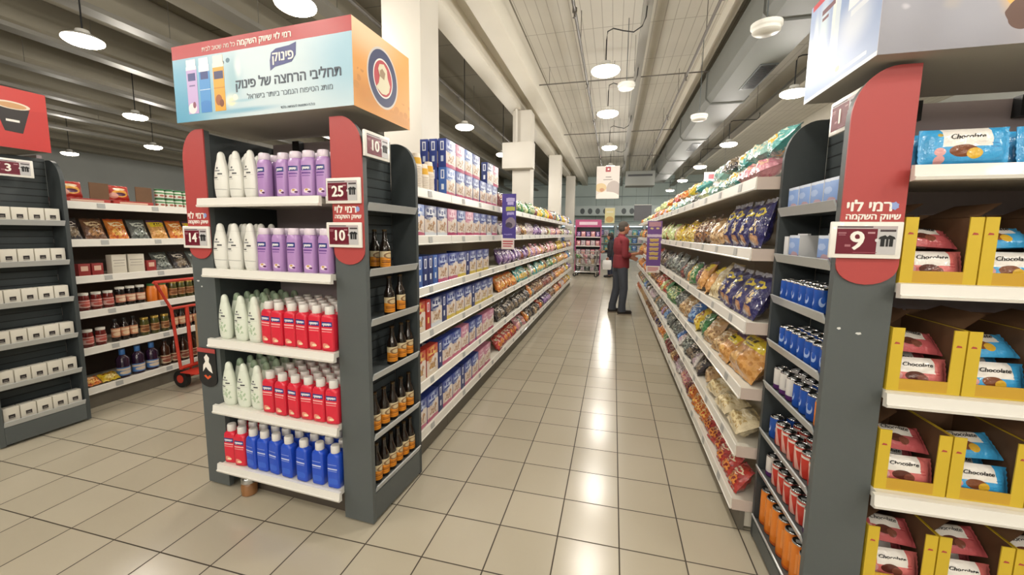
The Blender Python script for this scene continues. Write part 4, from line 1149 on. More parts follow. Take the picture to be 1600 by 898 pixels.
ya = [0.645, 1.26, 2.6, 3.94, 5.28, 6.62, 7.96, 9.3, 10.64]
for i in range(len(ya) - 1):
    shelving('shelving_unit', XA, 1, ya[i], ya[i + 1], Z_A, '%s shelving bay of boxes and candy opposite the man, counted from the bath display' % nth(i + 1))
yb = [0.6, 1.93, 3.26, 4.59, 5.92, 7.25, 8.58, 9.91]
for i in range(len(yb) - 1):
    shelving('shelving_unit', XB, -1, yb[i], yb[i + 1], Z_B, '%s shelving bay of snack bags on the side of the man, counted from the cans' % nth(i + 1), ends=(i == 0))
yd = [0.66, 1.99, 3.32]
for i in range(2):
    shelving('shelving_unit', XD, 1, yd[i], yd[i + 1], Z_D, '%s shelving bay of sauces behind the small white boxes' % nth(i + 1), backm=mat('sauce_shelf_back', '#4a3d35', 0.6))

# ------------------------------------------------------------------ cereal cartons and cups
SPINE = {}
def carton_mats(nm, base, sky, band, bowl, extra=None):
    front = print_mat(nm + '_front_print', base, [('g', 0.5, 0.75, 0.6, 0.3, sky), ('r', 0.5, 0.3, 0.6, 0.24, '#e0d2c8'), ('e', 0.8, 0.5, 0.3, 0.16, '#e6dcd4'), ('e', 0.5, 0.26, 0.33, 0.15, '#f0ebe4'), ('e', 0.5, 0.29, 0.28, 0.11, bowl), ('blobs', 0.5, 0.3, 0.3, 0.13, '#9a7048'), ('e', 0.28, 0.5, 0.13, 0.06, bowl), ('e', 0.75, 0.44, 0.1, 0.05, '#b98a62'),
        ('r', 0.25, 0.84, 0.1, 0.06, base), ('r', 0.5, 0.8, 0.09, 0.07, base), ('r', 0.75, 0.84, 0.1, 0.06, base), ('r', 0.4, 0.66, 0.26, 0.035, base), ('r', 0.5, 0.05, 0.6, 0.075, band)] + (extra or []), 0.35, wobble=0.14)
    spine = print_mat(nm + '_spine_print', base, [('r', 0.5, 0.75, 0.22, 0.16, '#dfe3ee'), ('r', 0.5, 0.75, 0.1, 0.12, base), ('r', 0.5, 0.3, 0.16, 0.1, sky)], 0.4)
    return [mat(nm + '_card', base, 0.45), front, spine]
CM = {
    'navy and pink': carton_mats('navy_pink', '#2c3f8c', '#c9d6ee', '#c8688a', '#d9c2b0'),
    'navy and yellow': carton_mats('navy_yellow', '#2f3f86', '#cfd9ea', '#d9c257', '#d9c6a4'),
    'pink': carton_mats('pink_carton', '#c27a97', '#e9d3dc', '#b84a74', '#e2cfc2'),
    'red': carton_mats('red_carton', '#b2352c', '#e9cf7a', '#e4d8c6', '#c9a06a'),
    'navy and white': carton_mats('navy_white', '#26356f', '#e7ebf2', '#dfe4ec', '#cdb79f'),
    'blue': carton_mats('blue_carton', '#3a62ad', '#e2e9f3', '#c66a86', '#d9c2a8')}
def carton(nm, w, h, d, ms):
    b = MB(); b.box(-w / 2, w / 2, 0, d, 0, h, 0, {'front': 1, 'left': 2, 'right': 2}, ch=0.0015)
    return b.mesh(nm, ms, True, 40)
CMESH = {(k, th): carton('carton', 0.182, 0.2, 0.062, v) if th else carton('carton', 0.07, 0.2, 0.18, [v[0], v[2], v[2]]) for k, v in CM.items() for th in (True, False)}
shw = ['top', 'second', 'third', 'fourth', 'fifth', 'lowest']
def put_carton(col, y, z, label, x=-0.075, wide=True):
    solid('cereal_carton', CMESH[(col, wide)], label, 'cereal carton', (x, y, z), (0, 0, PI / 2 + rnd.uniform(-0.025, 0.025)), 'cereal cartons on the shelves opposite the man')
NP, NY, PK, RD, NW, BU = 'navy and pink', 'navy and yellow', 'pink', 'red', 'navy and white', 'blue'
for k in range(7):
    put_carton(BU if k < 1 else NP, 1.30 + k * 0.193, 1.7865, '%s cereal carton, %s from the paper cups, lower layer, top shelf' % (BU if k < 1 else NP, nth(k + 1)))
for k, (c, y) in enumerate(((NP, 1.30), (PK, 1.493), (BU, 1.686), (NP, 1.879), (NW, 2.3), (PK, 2.493))):
    put_carton(c, y, 1.9875, '%s cereal carton, %s from the paper cups, upper layer, top shelf' % (c, nth(k + 1)))
for r_ in (1, 2):
    put_carton(NP, 1.30, 1.7865, 'navy and pink cereal carton, %s rank behind the near end of the lower layer' % nth(r_), -0.075 - 0.072 * r_)
    put_carton(NP, 1.30, 1.9875, 'navy and pink cereal carton, %s rank behind the near end of the upper layer' % nth(r_), -0.075 - 0.072 * r_)
low = {1: [(BU, 1), (NW, 1), (NW, 1), (PK, 1), (NP, 1), (PK, 1), (NP, 1), (NP, 1), (NW, 1), (NP, 1)],
       2: [(NW, 0), (BU, 0), (NW, 0), (NW, 0), (BU, 0), (NP, 1), (NP, 1), (NY, 1), (NW, 0), (NY, 1), (NY, 1), (NY, 1)],
       3: [(RD, 1), (RD, 0), (NW, 1), (NW, 0), (NY, 1), (NY, 1), (NY, 1), (NW, 0), (NY, 1), (NY, 1), (NY, 1)],
       4: [(RD, 1), (RD, 1), (NW, 0), (NP, 1), (NP, 1), (PK, 1), (NP, 1), (NP, 1), (PK, 1), (PK, 1)],
       5: [(NP, 1), (NP, 1), (NW, 0), (NP, 1), (NP, 1), (NW, 0), (NP, 1), (NP, 1), (PK, 1), (PK, 1)]}
for si, lst in low.items():
    y = 0.66
    for k, (c, wd) in enumerate(lst):
        w = 0.186 if wd else 0.074
        if y + w > 2.62: break
        put_carton(c, y + w / 2, Z_A[si] - 0.0035, '%s cereal carton, %s from the bath display end, %s shelf' % (c, nth(k + 1), shw[si]), wide=bool(wd))
        y += w + 0.004
CUPW = mat('paper_cup_white', '#ddd3c6', 0.5)
def cupstack(n):
    b = MB(); prof = []
    for i in range(n):
        z = i * 0.0105
        prof += [(0.036, z), (0.0385, z + 0.003), (0.0385, z + 0.006), (0.0365, z + 0.0085)]
    z = n * 0.0105
    prof += [(0.036, z), (0.026, z + 0.075), (0.024, z + 0.078), (0.004, z + 0.078)]
    b.lathe([(0.03, 0.0)] + prof, 24)
    c = b.mesh('cups', [CUPW], True, 30)
    b = MB(); b.lathe([(0.0355, z + 0.001), (0.031, z + 0.05)], 24, cap=False)
    return c, b.mesh('printed_band', [mat('cup_band_yellow', '#d9a72a', 0.4)], True)
for k, (y, x, n) in enumerate(((0.72, -0.13, 11), (0.83, -0.12, 14), (0.93, -0.12, 9), (1.03, -0.13, 12), (0.78, -0.23, 15), (0.9, -0.22, 10))):
    c, bd = cupstack(n)
    t = thing('paper_cup_stack', 'stack of white paper cups with yellow band, %s on the top shelf by the cartons' % nth(k + 1), 'paper cups', (x, y, 1.7865), (0, 0, k), 'paper cup stacks')
    part('cups', c, t); part('printed_band', bd, t)

# ------------------------------------------------------------------ bags
def bag_mesh(seed, w=0.18, h=0.2, d=0.07, nu=14, nv=16):
    b = MB()
    for side in (-1, 1):
        base = len(b.v)
        for j in range(nv + 1):
            v = -1 + 2 * j / nv
            for i in range(nu + 1):
                u = -1 + 2 * i / nu
                e = (1 - abs(u) ** 2.6) ** 0.6 if abs(u) < 1 else 0
                av = abs(v) / 0.88
                f = (1 - av ** 3) ** 0.6 if av < 1 else 0
                low = 1.0 + 0.28 * (-v)
                wr = 0.42 * noise.noise(Vector((u * 2.2 + seed * 3.7, v * 2.0 + seed, side * 1.7))) + 0.2 * noise.noise(Vector((u * 5 + seed, v * 5.3, seed * 2 + side)))
                y = side * (d / 2) * max(0.02, e * f * low * (1 + wr))
                if av >= 1:
                    y = side * 0.0012 + 0.004 * math.sin(u * 9 + seed) + 0.0015 * math.cos(i * PI)
                ed = 1 - 0.06 * e * f - 0.03 * abs(noise.noise(Vector((seed, v * 4, side * 0))))
                b.v.append((u * w / 2 * ed, y, (v + 1) * h / 2 + 0.004 * noise.noise(Vector((u * 3, seed, 1))) * (1 if j in (0, nv) else 0)))
        for j in range(nv):
            for i in range(nu):
                q = base + j * (nu + 1) + i
                fc = (q, q + 1, q + nu + 2, q + nu + 1)
                uv = [(i / nu, j / nv), ((i + 1) / nu, j / nv), ((i + 1) / nu, (j + 1) / nv), (i / nu, (j + 1) / nv)]
                if side > 0: fc = fc[::-1]; uv = uv[::-1]
                b.face(fc, 0, uv)
    return b
def bagmat(nm, base, top, lab, pic, pic2, rough=0.17):
    return print_mat('bag_print_' + nm, base, [('r', 0.5, 0.97, 0.6, 0.07, top), ('e', 0.5, 0.3, 0.36, 0.2, pic), ('blobs', 0.5, 0.3, 0.4, 0.24, pic2), ('e', 0.5, 0.7, 0.36, 0.11, lab), ('r', 0.5, 0.7, 0.22, 0.03, base), ('r', 0.5, 0.53, 0.2, 0.014, lab)],
                     rough, bump=0.85, bscale=30, wobble=0.22, coat=0.6)
BAGS = {
    'navy': print_mat('bag_print_navy', '#25235c', [('r', 0.5, 0.97, 0.6, 0.06, '#b9bccb'), ('blobs', 0.4, 0.36, 0.34, 0.18, '#cdb684'), ('e', 0.62, 0.14, 0.22, 0.1, '#a87a5a'), ('e', 0.62, 0.14, 0.15, 0.06, '#c49a74'), ('e', 0.55, 0.7, 0.34, 0.1, '#d2bd3a'), ('r', 0.55, 0.7, 0.2, 0.03, '#25235c')], 0.17, bump=0.85, bscale=30, wobble=0.16, coat=0.6),
    'teal': bagmat('teal', '#4fa3a0', '#3a8f92', '#dfe7d6', '#e2b53f', '#c9d9c6'),
    'pale teal': bagmat('pale_teal', '#8fbab2', '#5ba39f', '#e9ece0', '#d8d6b8', '#7fb0a8'),
    'pink': bagmat('pink', '#cf8f9b', '#b85a77', '#f0e0dc', '#e3b9a0', '#c7738a'),
    'dark': bagmat('dark', '#2e2a2f', '#1c1a1f', '#cfc6bb', '#6a5a48', '#8d7f6c'),
    'orange': bagmat('orange', '#d27a2a', '#b9481f', '#f0dcae', '#e9b65a', '#b8451f'),
    'yellow': bagmat('yellow', '#d9bd2f', '#c49a1f', '#8a3a22', '#e6d27a', '#b88a2a'),
    'red': bagmat('red', '#b5352d', '#8d2320', '#ead9b8', '#d98a3c', '#7a1f1c'),
    'green': bagmat('green', '#3f7d4a', '#2c5c38', '#e0dfb4', '#b9c48a', '#2f6a3c'),
    'pale green': bagmat('pale_green', '#c3cf8f', '#8fb05a', '#eef0da', '#dfe0b0', '#9bb85f'),
    'brown': bagmat('brown', '#6e4a33', '#4f3324', '#d9c29a', '#a87a4c', '#54341f'),
    'tan': bagmat('tan', '#bd9a6c', '#9a744a', '#e9dcc0', '#d3b483', '#8f6a42'),
    'cream': bagmat('cream', '#d9cba8', '#c9b98f', '#efe6cc', '#e0cf9f', '#b89f6c'),
    'gold': print_mat('bag_print_gold', '#cf9a55', [('blobs', 0.5, 0.32, 0.5, 0.3, '#b9803c'), ('e', 0.4, 0.3, 0.2, 0.1, '#dcae68'), ('r', 0.5, 0.96, 0.6, 0.08, '#52365c'), ('r', 0.5, 0.73, 0.42, 0.13, '#dcc52c'), ('r', 0.34, 0.76, 0.05, 0.04, '#3a3020'), ('r', 0.48, 0.76, 0.05, 0.04, '#3a3020'), ('r', 0.62, 0.76, 0.05, 0.04, '#3a3020'), ('r', 0.5, 0.66, 0.2, 0.012, '#6a5a2a')], 0.17, bump=0.85, bscale=30, wobble=0.06, coat=0.6),
    'purple': bagmat('purple', '#5a3c78', '#3f2860', '#d8c9df', '#9a7aae', '#c4a9c9'),
    'white': bagmat('white', '#d5d0cc', '#b9a9b9', '#8a6a94', '#c9b4bf', '#a58f9c'),
    'blue': bagmat('blue', '#3f6fb3', '#2c4f8f', '#e0e8f0', '#8fb3d9', '#2c5aa0'),
    'grey': bagmat('grey', '#5c6260', '#3f4746', '#c9d0c6', '#8a938c', '#343a3a'),
    'maroon': bagmat('maroon', '#6a2f33', '#4a1f24', '#d9b9a4', '#9a5a4c', '#3f1a1e')}
SHAPES = {}
def bag_shape(i, m, w, h, d):
    k = (i, m, w, h, d)
    if k not in SHAPES:
        SHAPES[k] = bag_mesh(i * 1.37 + 0.5, w, h, d).mesh('bag', [BAGS[m]], True, 75)
    return SHAPES[k]
def rest_z(me, rot, z):
    m = Euler(rot).to_matrix()
    return z - min((m @ v.co).z for v in me.vertices)
def bag_pose(me, rot, sc):
    m = Euler(rot).to_matrix()
    cs = [m @ v.co * sc for v in me.vertices]
    return min(c.y for c in cs), max(c.y for c in cs), min(c.z for c in cs), max(c.z for c in cs), min(c.x for c in cs), max(c.x for c in cs)
def put_bag(name, noun, cat, col, wh, x, y, z, rz, lean, label, group, twist=0.0, roll=0.0, sc=1.0):
    me = bag_shape(rnd.randrange(4), col, *wh)
    rot = (lean, roll, rz + twist)
    y0, y1, z0, z1, x0, x1 = bag_pose(me, rot, sc)
    return solid(name, me, label, cat, (x - (x0 + x1) / 2, y - (y0 + y1) / 2, z - z0), rot, group, (sc, sc, sc) if sc != 1.0 else None)
TOPS = []
def run(si, segs, x, sg, y0, y1, zs, name, noun, where, group, sizes, back=0.0):
    """bags side by side along one shelf; segs = [(colour, share of length)]"""
    y = y0; k = 0
    tot = sum(s for _, s in segs)
    TOPS.clear()
    while True:
        f = (y - y0) / (y1 - y0) * tot
        acc = 0
        for c, s in segs:
            acc += s
            if f < acc: break
        wh, lean = (lambda q: (q[:3], q[3]))(sizes(f / tot, y))
        messy = 1.0 if y > y0 + 0.5 else 0.35
        if rnd.random() < 0.3 and y > y0 + 0.9: c = rnd.choice([s_[0] for s_ in segs] + ['white', 'grey', 'tan', 'brown'])
        me = bag_shape(rnd.randrange(4), c, *wh)
        sc = rnd.uniform(0.9, 1.1) if messy == 1.0 else 1.0
        rot = (-abs(lean) + rnd.uniform(-0.22, 0.15) * messy, rnd.uniform(-0.13, 0.13) * messy, sg * PI / 2 + rnd.uniform(-0.26, 0.26) * messy)
        a0, a1, b0, b1, c0, c1 = bag_pose(me, rot, sc)
        if y + a1 - a0 > y1: break
        k += 1
        label = '%s %s, %s from the near end, %s shelf down, %s' % (c, noun, nth(k), nth(si + 1), where)
        front = c1 if sg > 0 else c0
        z = zs[si] - 0.0035
        solid(name, me, label, noun, (x - sg * (0.014 + back + rnd.uniform(0, 0.02)) - front, y - a0, z - b0), rot, group, (sc, sc, sc))
        TOPS.append((y, y + a1 - a0, z - b0 + b1))
        y += a1 - a0 + 0.002
    return k
def szA(si):
    def f(t, y):
        w = (0.165, 0.17, 0.165, 0.16, 0.155, 0.155)[si]
        return w, (0.19, 0.165, 0.185, 0.185, 0.18, 0.17)[si], 0.075, (0.3, 0.35, 0.35, 0.45, 0.5, 0.6)[si]
    return f
def szB(si):
    def f(t, y):
        near = y < 1.25
        if si == 0: return 0.2, 0.16, 0.085, 1.2
        if si == 1: return (0.15, 0.25, 0.08, 0.22) if near else (0.17, 0.2, 0.075, 0.3)
        if si == 2: return (0.17, 0.25, 0.08, 0.42) if y < 1.9 else (0.175, 0.21, 0.08, 0.4)
        if si == 3: return (0.34, 0.26, 0.12, 0.5) if y < 0.7 else (0.2, 0.2, 0.09, 0.6)
        if si == 4: return (0.24, 0.15, 0.10, 1.1) if y < 1.4 else (0.14, 0.16, 0.07, 0.6)
        return 0.125, 0.15, 0.07, 0.55
    return f
SEG_A = [
    [('maroon', .5), ('green', 1.6), ('yellow', 1.2), ('red', 1.5), ('pale green', 1.2), ('yellow', .8), ('white', 1), ('blue', 1)],
    [('white', 2), ('purple', 1), ('white', 1.2), ('pink', 1.6), ('brown', .8), ('white', 1.5), ('pale green', .8)],
    [('purple', 2), ('pink', 2.4), ('maroon', .6), ('yellow', 1), ('gold', .8), ('navy', .6), ('pink', 1)],
    [('orange', .8), ('teal', .8), ('blue', .6), ('teal', 1), ('green', 1.2), ('gold', 1.5), ('orange', 1.2), ('blue', 1)],
    [('dark', 1.8), ('brown', 1), ('maroon', 1), ('brown', .6), ('orange', 1.6), ('yellow', .8), ('purple', .8)],
    [('red', .8), ('pink', .6), ('dark', 1.2), ('purple', .8), ('brown', .6), ('orange', 2), ('yellow', 1)]]
for si in range(6):
    run(si, SEG_A[si], XA, 1, 2.74 if si < 3 else 2.66, 10.6, Z_A, 'candy_bag', 'candy bag', 'opposite the man', 'candy bags on the shelves opposite the man', szA(si))
SEG_B = [
    [('pink', .3), ('teal', .5), ('pale teal', .9), ('dark', .5), ('pale teal', .9), ('teal', .5), ('yellow', .8), ('orange', 1.2), ('red', .9), ('orange', .6), ('pale green', 2.6), ('orange', 1.4)],
    [('navy', .55), ('tan', .45), ('brown', .25), ('yellow', 1.0), ('pale green', 1.2), ('cream', .8), ('green', .6), ('red', 1.4), ('orange', 2)],
    [('navy', .6), ('cream', .2), ('gold', .25), ('maroon', .2), ('green', .4), ('grey', 1.4), ('dark', .7), ('red', 1.4), ('maroon', .8), ('orange', 1.8), ('yellow', .7)],
    [('gold', .35), ('tan', .25), ('yellow', .3), ('blue', .4), ('grey', .5), ('green', .5), ('red', .8), ('brown', .8), ('pale green', .8), ('orange', 2)],
    [('cream', .45), ('tan', .35), ('dark', .5), ('grey', 1.2), ('purple', .5), ('grey', .8), ('white', 1), ('blue', .8), ('green', .6), ('brown', 1.5)],
    [('red', .6), ('orange', .35), ('pink', .4), ('white', .3), ('maroon', .6), ('green', .25), ('orange', .25), ('navy', .5), ('brown', 1.4), ('tan', 1.4), ('red', 1)]]
TOP_B = []
for si in range(6):
    run(si, SEG_B[si], XB, -1, 0.64, 9.85, Z_B, 'snack_bag', 'snack bag', 'beside the man', 'snack bags on the shelves beside the man', szB(si))
    if si == 0: TOP_B = list(TOPS)
# a second layer where the photo shows bags heaped: top shelf near end and the low shelves
for k, (c, y) in enumerate((('teal', 0.72), ('pale teal', 0.95), ('teal', 1.22), ('dark', 1.5), ('pale teal', 1.85), ('teal', 2.5), ('yellow', 2.95), ('orange', 3.4), ('red', 4.0), ('orange', 4.6), ('pale green', 5.4), ('pale green', 6.3))):
    put_bag('snack_bag', 'snack bag', 'snack bag', c, (0.2, 0.17, 0.085), XB + 0.15, y, max(q[2] for q in TOP_B if q[0] < y + 0.14 and q[1] > y - 0.14) + 0.001, -PI / 2, -0.75 - 0.3 * (k % 2),
            '%s snack bag heaped on others, highest shelf beside the man, %s in line' % (c, nth(k + 1)), 'snack bags heaped on the top shelf', rnd.uniform(-.3, .3))
# ------------------------------------------------------------------ hanging strips on the shelf fronts
STRIP_A = print_mat('purple_strip_print', '#4b3f8f', [('r', 0.6, 0.87, 0.3, 0.04, '#b9b0dc'), ('r', 0.6, 0.79, 0.22, 0.035, '#b9b0dc'), ('r', 0.6, 0.67, 0.32, 0.045, '#b3b85a'), ('r', 0.6, 0.565, 0.26, 0.03, '#a9a0d4'), ('e', 0.62, 0.36, 0.36, 0.12, '#8f8391'), ('e', 0.5, 0.31, 0.25, 0.06, '#4a4152'), ('r', 0.45, 0.1, 0.3, 0.012, '#8d84c4')], 0.35, wobble=0.04)
CARDP = print_mat('white_red_card_print', '#e9dcd8', [('r', 0.5, 0.72, 0.4, 0.06, '#b8434c'), ('r', 0.5, 0.5, 0.4, 0.06, '#b8434c'), ('r', 0.45, 0.28, 0.34, 0.05, '#b8434c')], 0.4)
t = thing('shelf_flag', 'purple advertising strip with white card below, sticking out where candy bags begin', 'sign', (XA, 2.648, 0))
part('flag_panel', boxmesh('flag_panel', STRIP_A, 0.003, 0.155, -0.002, 0.002, 1.455, 1.93), t)
part('price_card', boxmesh('price_card', CARDP, -0.0, 0.14, -0.006, -0.003, 1.345, 1.462), t)
part('bracket', boxmesh('bracket', WHITEP, 0.0003, 0.012, -0.008, 0.008, 1.45, 1.5), t)
STRIP_B = print_mat('violet_strip_print', '#6d4790', [('r', 0.5, 0.93, 0.42, 0.05, '#b98a9a'), ('e', 0.3, 0.84, 0.12, 0.02, '#d9c48a'), ('e', 0.7, 0.84, 0.12, 0.02, '#d9c48a'), ('r', 0.5, 0.68, 0.6, 0.03, '#d3c2dc')] +
                    [('r', 0.5, z, 0.3, 0.03, '#c9a85a') for z in (0.58, 0.48, 0.38, 0.28, 0.18)] + [('r', 0.5, z + .03, 0.34, 0.006, '#e2cf9a') for z in (0.58, 0.48, 0.38, 0.28, 0.18)], 0.4, wobble=0.03)
t = thing('shelf_flag', 'violet and yellow advertising strip sticking out from the snack shelves just past the man', 'sign', (XB, 4.3, 0))
part('flag_panel', boxmesh('flag_panel', STRIP_B, -0.19, -0.003, -0.002, 0.002, 1.085, 1.70), t)
part('price_card', boxmesh('price_card', CARDP, -0.185, -0.01, -0.006, -0.003, 1.0, 1.092), t)
part('bracket', boxmesh('bracket', WHITEP, -0.012, -0.0003, -0.008, 0.008, 1.40, 1.44), t)

# ------------------------------------------------------------------ sauces and packets beside the small white boxes
SX = XD - 0.06
def jar_kit(h, r, neck, glass, lidm, labm, lz=(0.2, 0.6), lidh=0.02):
    secs = [(0, r * .85, r * .85, 2), (h * .03, r, r, 2), (h * .68, r, r, 2), (h * .8, neck * 1.1, neck * 1.1, 2), (h - lidh, neck, neck, 2)]
    subs = []
    if labm:
        b = MB(); b.patch(secs, h * lz[0], h * lz[1], -100, 100, nu=12, nv=2); subs.append(('label', b.mesh('label', [labm], True)))
    b = MB(); b.loft(secs, 18); body = b.mesh('jar_body', [glass], True, 50)
    b = MB(); b.lathe([(neck * 1.06, h - lidh + .0003), (neck * 1.08, h - .002), (neck, h)], 18); lid = b.mesh('lid', [lidm], True, 50)
    return [('jar_body', body, (0, 0, 0), subs), ('lid', lid)]
def lb(n, base, c): return print_mat(n, base, [('r', .5, .75, .5, .12, c), ('e', .5, .35, .3, .22, c)], 0.4, wobble=0.05)
J = {
    'dark sauce': jar_kit(0.2, 0.03, 0.013, mat('dark_sauce_glass', '#20100c', 0.1, coat=0.5), BLACKP, lb('peach_label', '#c98a6a', '#e6c9a9')),
    'red sauce': jar_kit(0.15, 0.036, 0.03, mat('red_sauce_glass', '#6d1c18', 0.12, coat=0.5), WHITE, lb('white_pink_label', '#d9b4ae', '#b5544c')),
    'olive': jar_kit(0.17, 0.034, 0.028, mat('olive_glass', '#4a4a22', 0.12, coat=0.5), mat('gold_lid', '#b89a4a', 0.3, 0.6), lb('tan_label', '#b98f66', '#7a4a2a')),
    'black': jar_kit(0.17, 0.035, 0.03, mat('black_glass', '#17110f', 0.1, coat=0.5), WHITE, lb('salmon_label', '#c4826c', '#e2c9b0')),
    'orange': jar_kit(0.17, 0.042, 0.03, mat('orange_sauce', '#d9772a', 0.25), mat('green_lid', '#2f6a38', 0.35), None),
    'purple': jar_kit(0.26, 0.048, 0.02, mat('grape_juice_glass', '#2a1530', 0.1, coat=0.5), mat('blue_lid', '#3b74b8', 0.35), lb('blue_label', '#5585c4', '#d9c9b4'), (0.1, 0.38), 0.05),
    'brown': jar_kit(0.26, 0.04, 0.016, mat('vinegar_glass', '#3a1d10', 0.1, coat=0.5), BLACKP, lb('cream_label', '#cdb79a', '#8a4a3a'), (0.1, 0.4))}
def sauce(kind, noun, si, ys, xs=0.0):
    for k, y in enumerate(ys):
        spawn(J[kind], 'sauce_bottle' if noun == 'bottle' else 'sauce_jar', '%s %s, %s of its kind from the white boxes, %s sauce shelf' % (kind, noun, nth(k + 1), shw[si]), noun, kind + ' ' + noun + 's on the sauce shelves',
              (SX - xs, y, Z_D[si] - 0.004), (0, 0, PI / 2 + rnd.uniform(-.2, .2)))
sauce('red sauce', 'jar', 3, (0.75, 0.835, 0.92))
sauce('black', 'jar', 3, (1.01, 1.09, 1.17))
sauce('orange', 'jar', 3, (1.265, 1.36))
sauce('olive', 'jar', 3, (1.46, 1.54, 1.62, 1.70, 1.78))
sauce('dark sauce', 'bottle', 4, (0.95, 1.02, 1.09, 1.45, 1.52, 1.59, 1.66, 1.73))
sauce('red sauce', 'jar', 4, (0.75, 0.84))
sauce('olive', 'jar', 4, (1.18, 1.27, 1.36))
sauce('purple', 'bottle', 5, (0.98, 1.10, 1.22))
sauce('brown', 'bottle', 5, (1.34, 1.43, 1.52, 1.61, 1.70, 1.79))
# snack nets in front on the lowest shelf
for k, (c, y) in enumerate((('orange', 0.73), ('yellow', 0.865))):
    put_bag('snack_bag', 'bag', 'bag', c, (0.13, 0.1, 0.06), SX + 0.0, y, Z_D[5] - 0.004, PI / 2, -1.0, '%s small bag lying on the lowest sauce shelf, %s from the white boxes' % (c, nth(k + 1)), 'small bags on the lowest sauce shelf')
for k, (c, y) in enumerate((('dark', 0.75), ('brown', 0.92), ('orange', 1.09), ('grey', 1.26), ('gold', 1.43), ('orange', 1.60), ('gold', 1.77))):
    put_bag('snack_bag', 'bag', 'bag', c, (0.15, 0.19, 0.06), SX - 0.09, y, Z_D[1] - 0.004, PI / 2, -0.4, '%s packet leaning on the second sauce shelf, %s from the white boxes' % (c, nth(k + 1)), 'packets leaning on the second sauce shelf')
DISP = boxmesh('tray', [mat('red_tray', '#a63028', 0.5), print_mat('red_tray_print', '#a63028', [('r', .5, .5, .35, .2, '#dcb9a4')], .5)], -0.16, 0.16, 0, 0.2, 0, 0.035, 0.002, ms={'front': 1})
CARDBK = boxmesh('cardboard_back', CARD, 0.02, 0.155, 0.004, 0.01, 0.036, 0.17)
REDPK = print_mat('red_packet_print', '#b8382c', [('e', .5, .45, .38, .25, '#e3a23a'), ('e', .5, .4, .28, .12, '#5a2a4a'), ('e', .5, .75, .3, .08, '#e6d5b0'), ('e', .2, .3, .2, .2, '#e0a090')], .3, bump=.3, coat=.3)
pkm = bag_mesh(4.4, 0.16, 0.13, 0.05).mesh('packet', [REDPK], True, 75)
for k, y in enumerate((0.84, 1.18)):
    t = thing('display_tray', 'red tray with brown cardboard back on the top sauce shelf, %s from the white boxes' % nth(k + 1), 'tray', (SX + 0.02, y, Z_D[0] - 0.0045), (0, 0, PI / 2), 'red trays on the top sauce shelf')
    part('tray', DISP, t); part('cardboard_back', CARDBK, t)
    rot = (-0.15, 0, PI / 2)
    solid('red_packet', pkm, 'red and yellow packet standing in the %s red tray of the top sauce shelf' % nth(k + 1), 'packet', (SX - 0.04, y - 0.075, rest_z(pkm, rot, Z_D[0] + 0.032)), rot, 'red packets in trays')
GJ = jar_kit(0.085, 0.038, 0.034, mat('white_tub', '#dfe0d4', 0.35), mat('green_tub_lid', '#3f7a4a', 0.35), print_mat('green_tub_label', '#e2e4da', [('r', .5, .8, .5, .14, '#4a8a4f'), ('e', .5, .3, .16, .2, '#a85a4a'), ('e', .1, .3, .16, .2, '#a85a4a'), ('e', .9, .3, .16, .2, '#a85a4a')], .4), (0.1, 0.66))
for lay in range(2):
    for k in range(5):
        spawn(GJ, 'food_tub', 'white tub with green lid, %s from the red trays, %s layer, top shelf' % (nth(k + 1), ['lower', 'upper'][lay]), 'tub', 'white and green tubs',
              (SX - 0.01 - lay * 0.002, 1.42 + k * 0.083, Z_D[0] - 0.004 + lay * 0.0865), (0, 0, PI / 2))
WBX = boxmesh('box', [mat('white_packet', '#d6d1c4', 0.5), print_mat('white_packet_print', '#d6d1c4', [('r', .5, .7, .4, .02, '#9a948a'), ('r', .5, .55, .35, .015, '#9a948a'), ('r', .5, .4, .4, .015, '#a8a298')], .5)], -0.06, 0.06, 0, 0.06, 0, 0.165, 0.002, ms={'front': 1})
for k, (y, r_) in enumerate(((1.03, 0.1), (1.165, -0.15))):
    solid('packet_box', WBX, 'plain white upright packet, %s of two on the third sauce shelf' % nth(k + 1), 'packet', (SX, y, Z_D[2] - 0.004), (0, 0, PI / 2 + r_), 'white upright packets')
RBX = boxmesh('box', [mat('red_small_packet', '#8f2a2a', 0.5), print_mat('red_small_packet_print', '#8f2a2a', [('r', .5, .6, .3, .2, '#d9b4a0')], .5)], -0.04, 0.04, 0, 0.06, 0, 0.1, 0.002, ms={'front': 1})
for k, y in enumerate((0.78, 0.87, 1.29)):
    solid('packet_box', RBX, 'small dark red packet, %s from the white boxes on the third sauce shelf' % nth(k + 1), 'packet', (SX, y, Z_D[2] - 0.004), (0, 0, PI / 2), 'small dark red packets')
for k, (y, c) in enumerate(((1.43, 'grey'), (1.6, 'dark'), (1.77, 'grey'))):
    put_bag('snack_bag', 'bag', 'bag', c, (0.15, 0.19, 0.05), SX - 0.08, y, Z_D[2] - 0.004, PI / 2, -0.55, '%s packet leaning on the third sauce shelf, %s after the white packets' % (c, nth(k + 1)), 'packets leaning on the third sauce shelf')

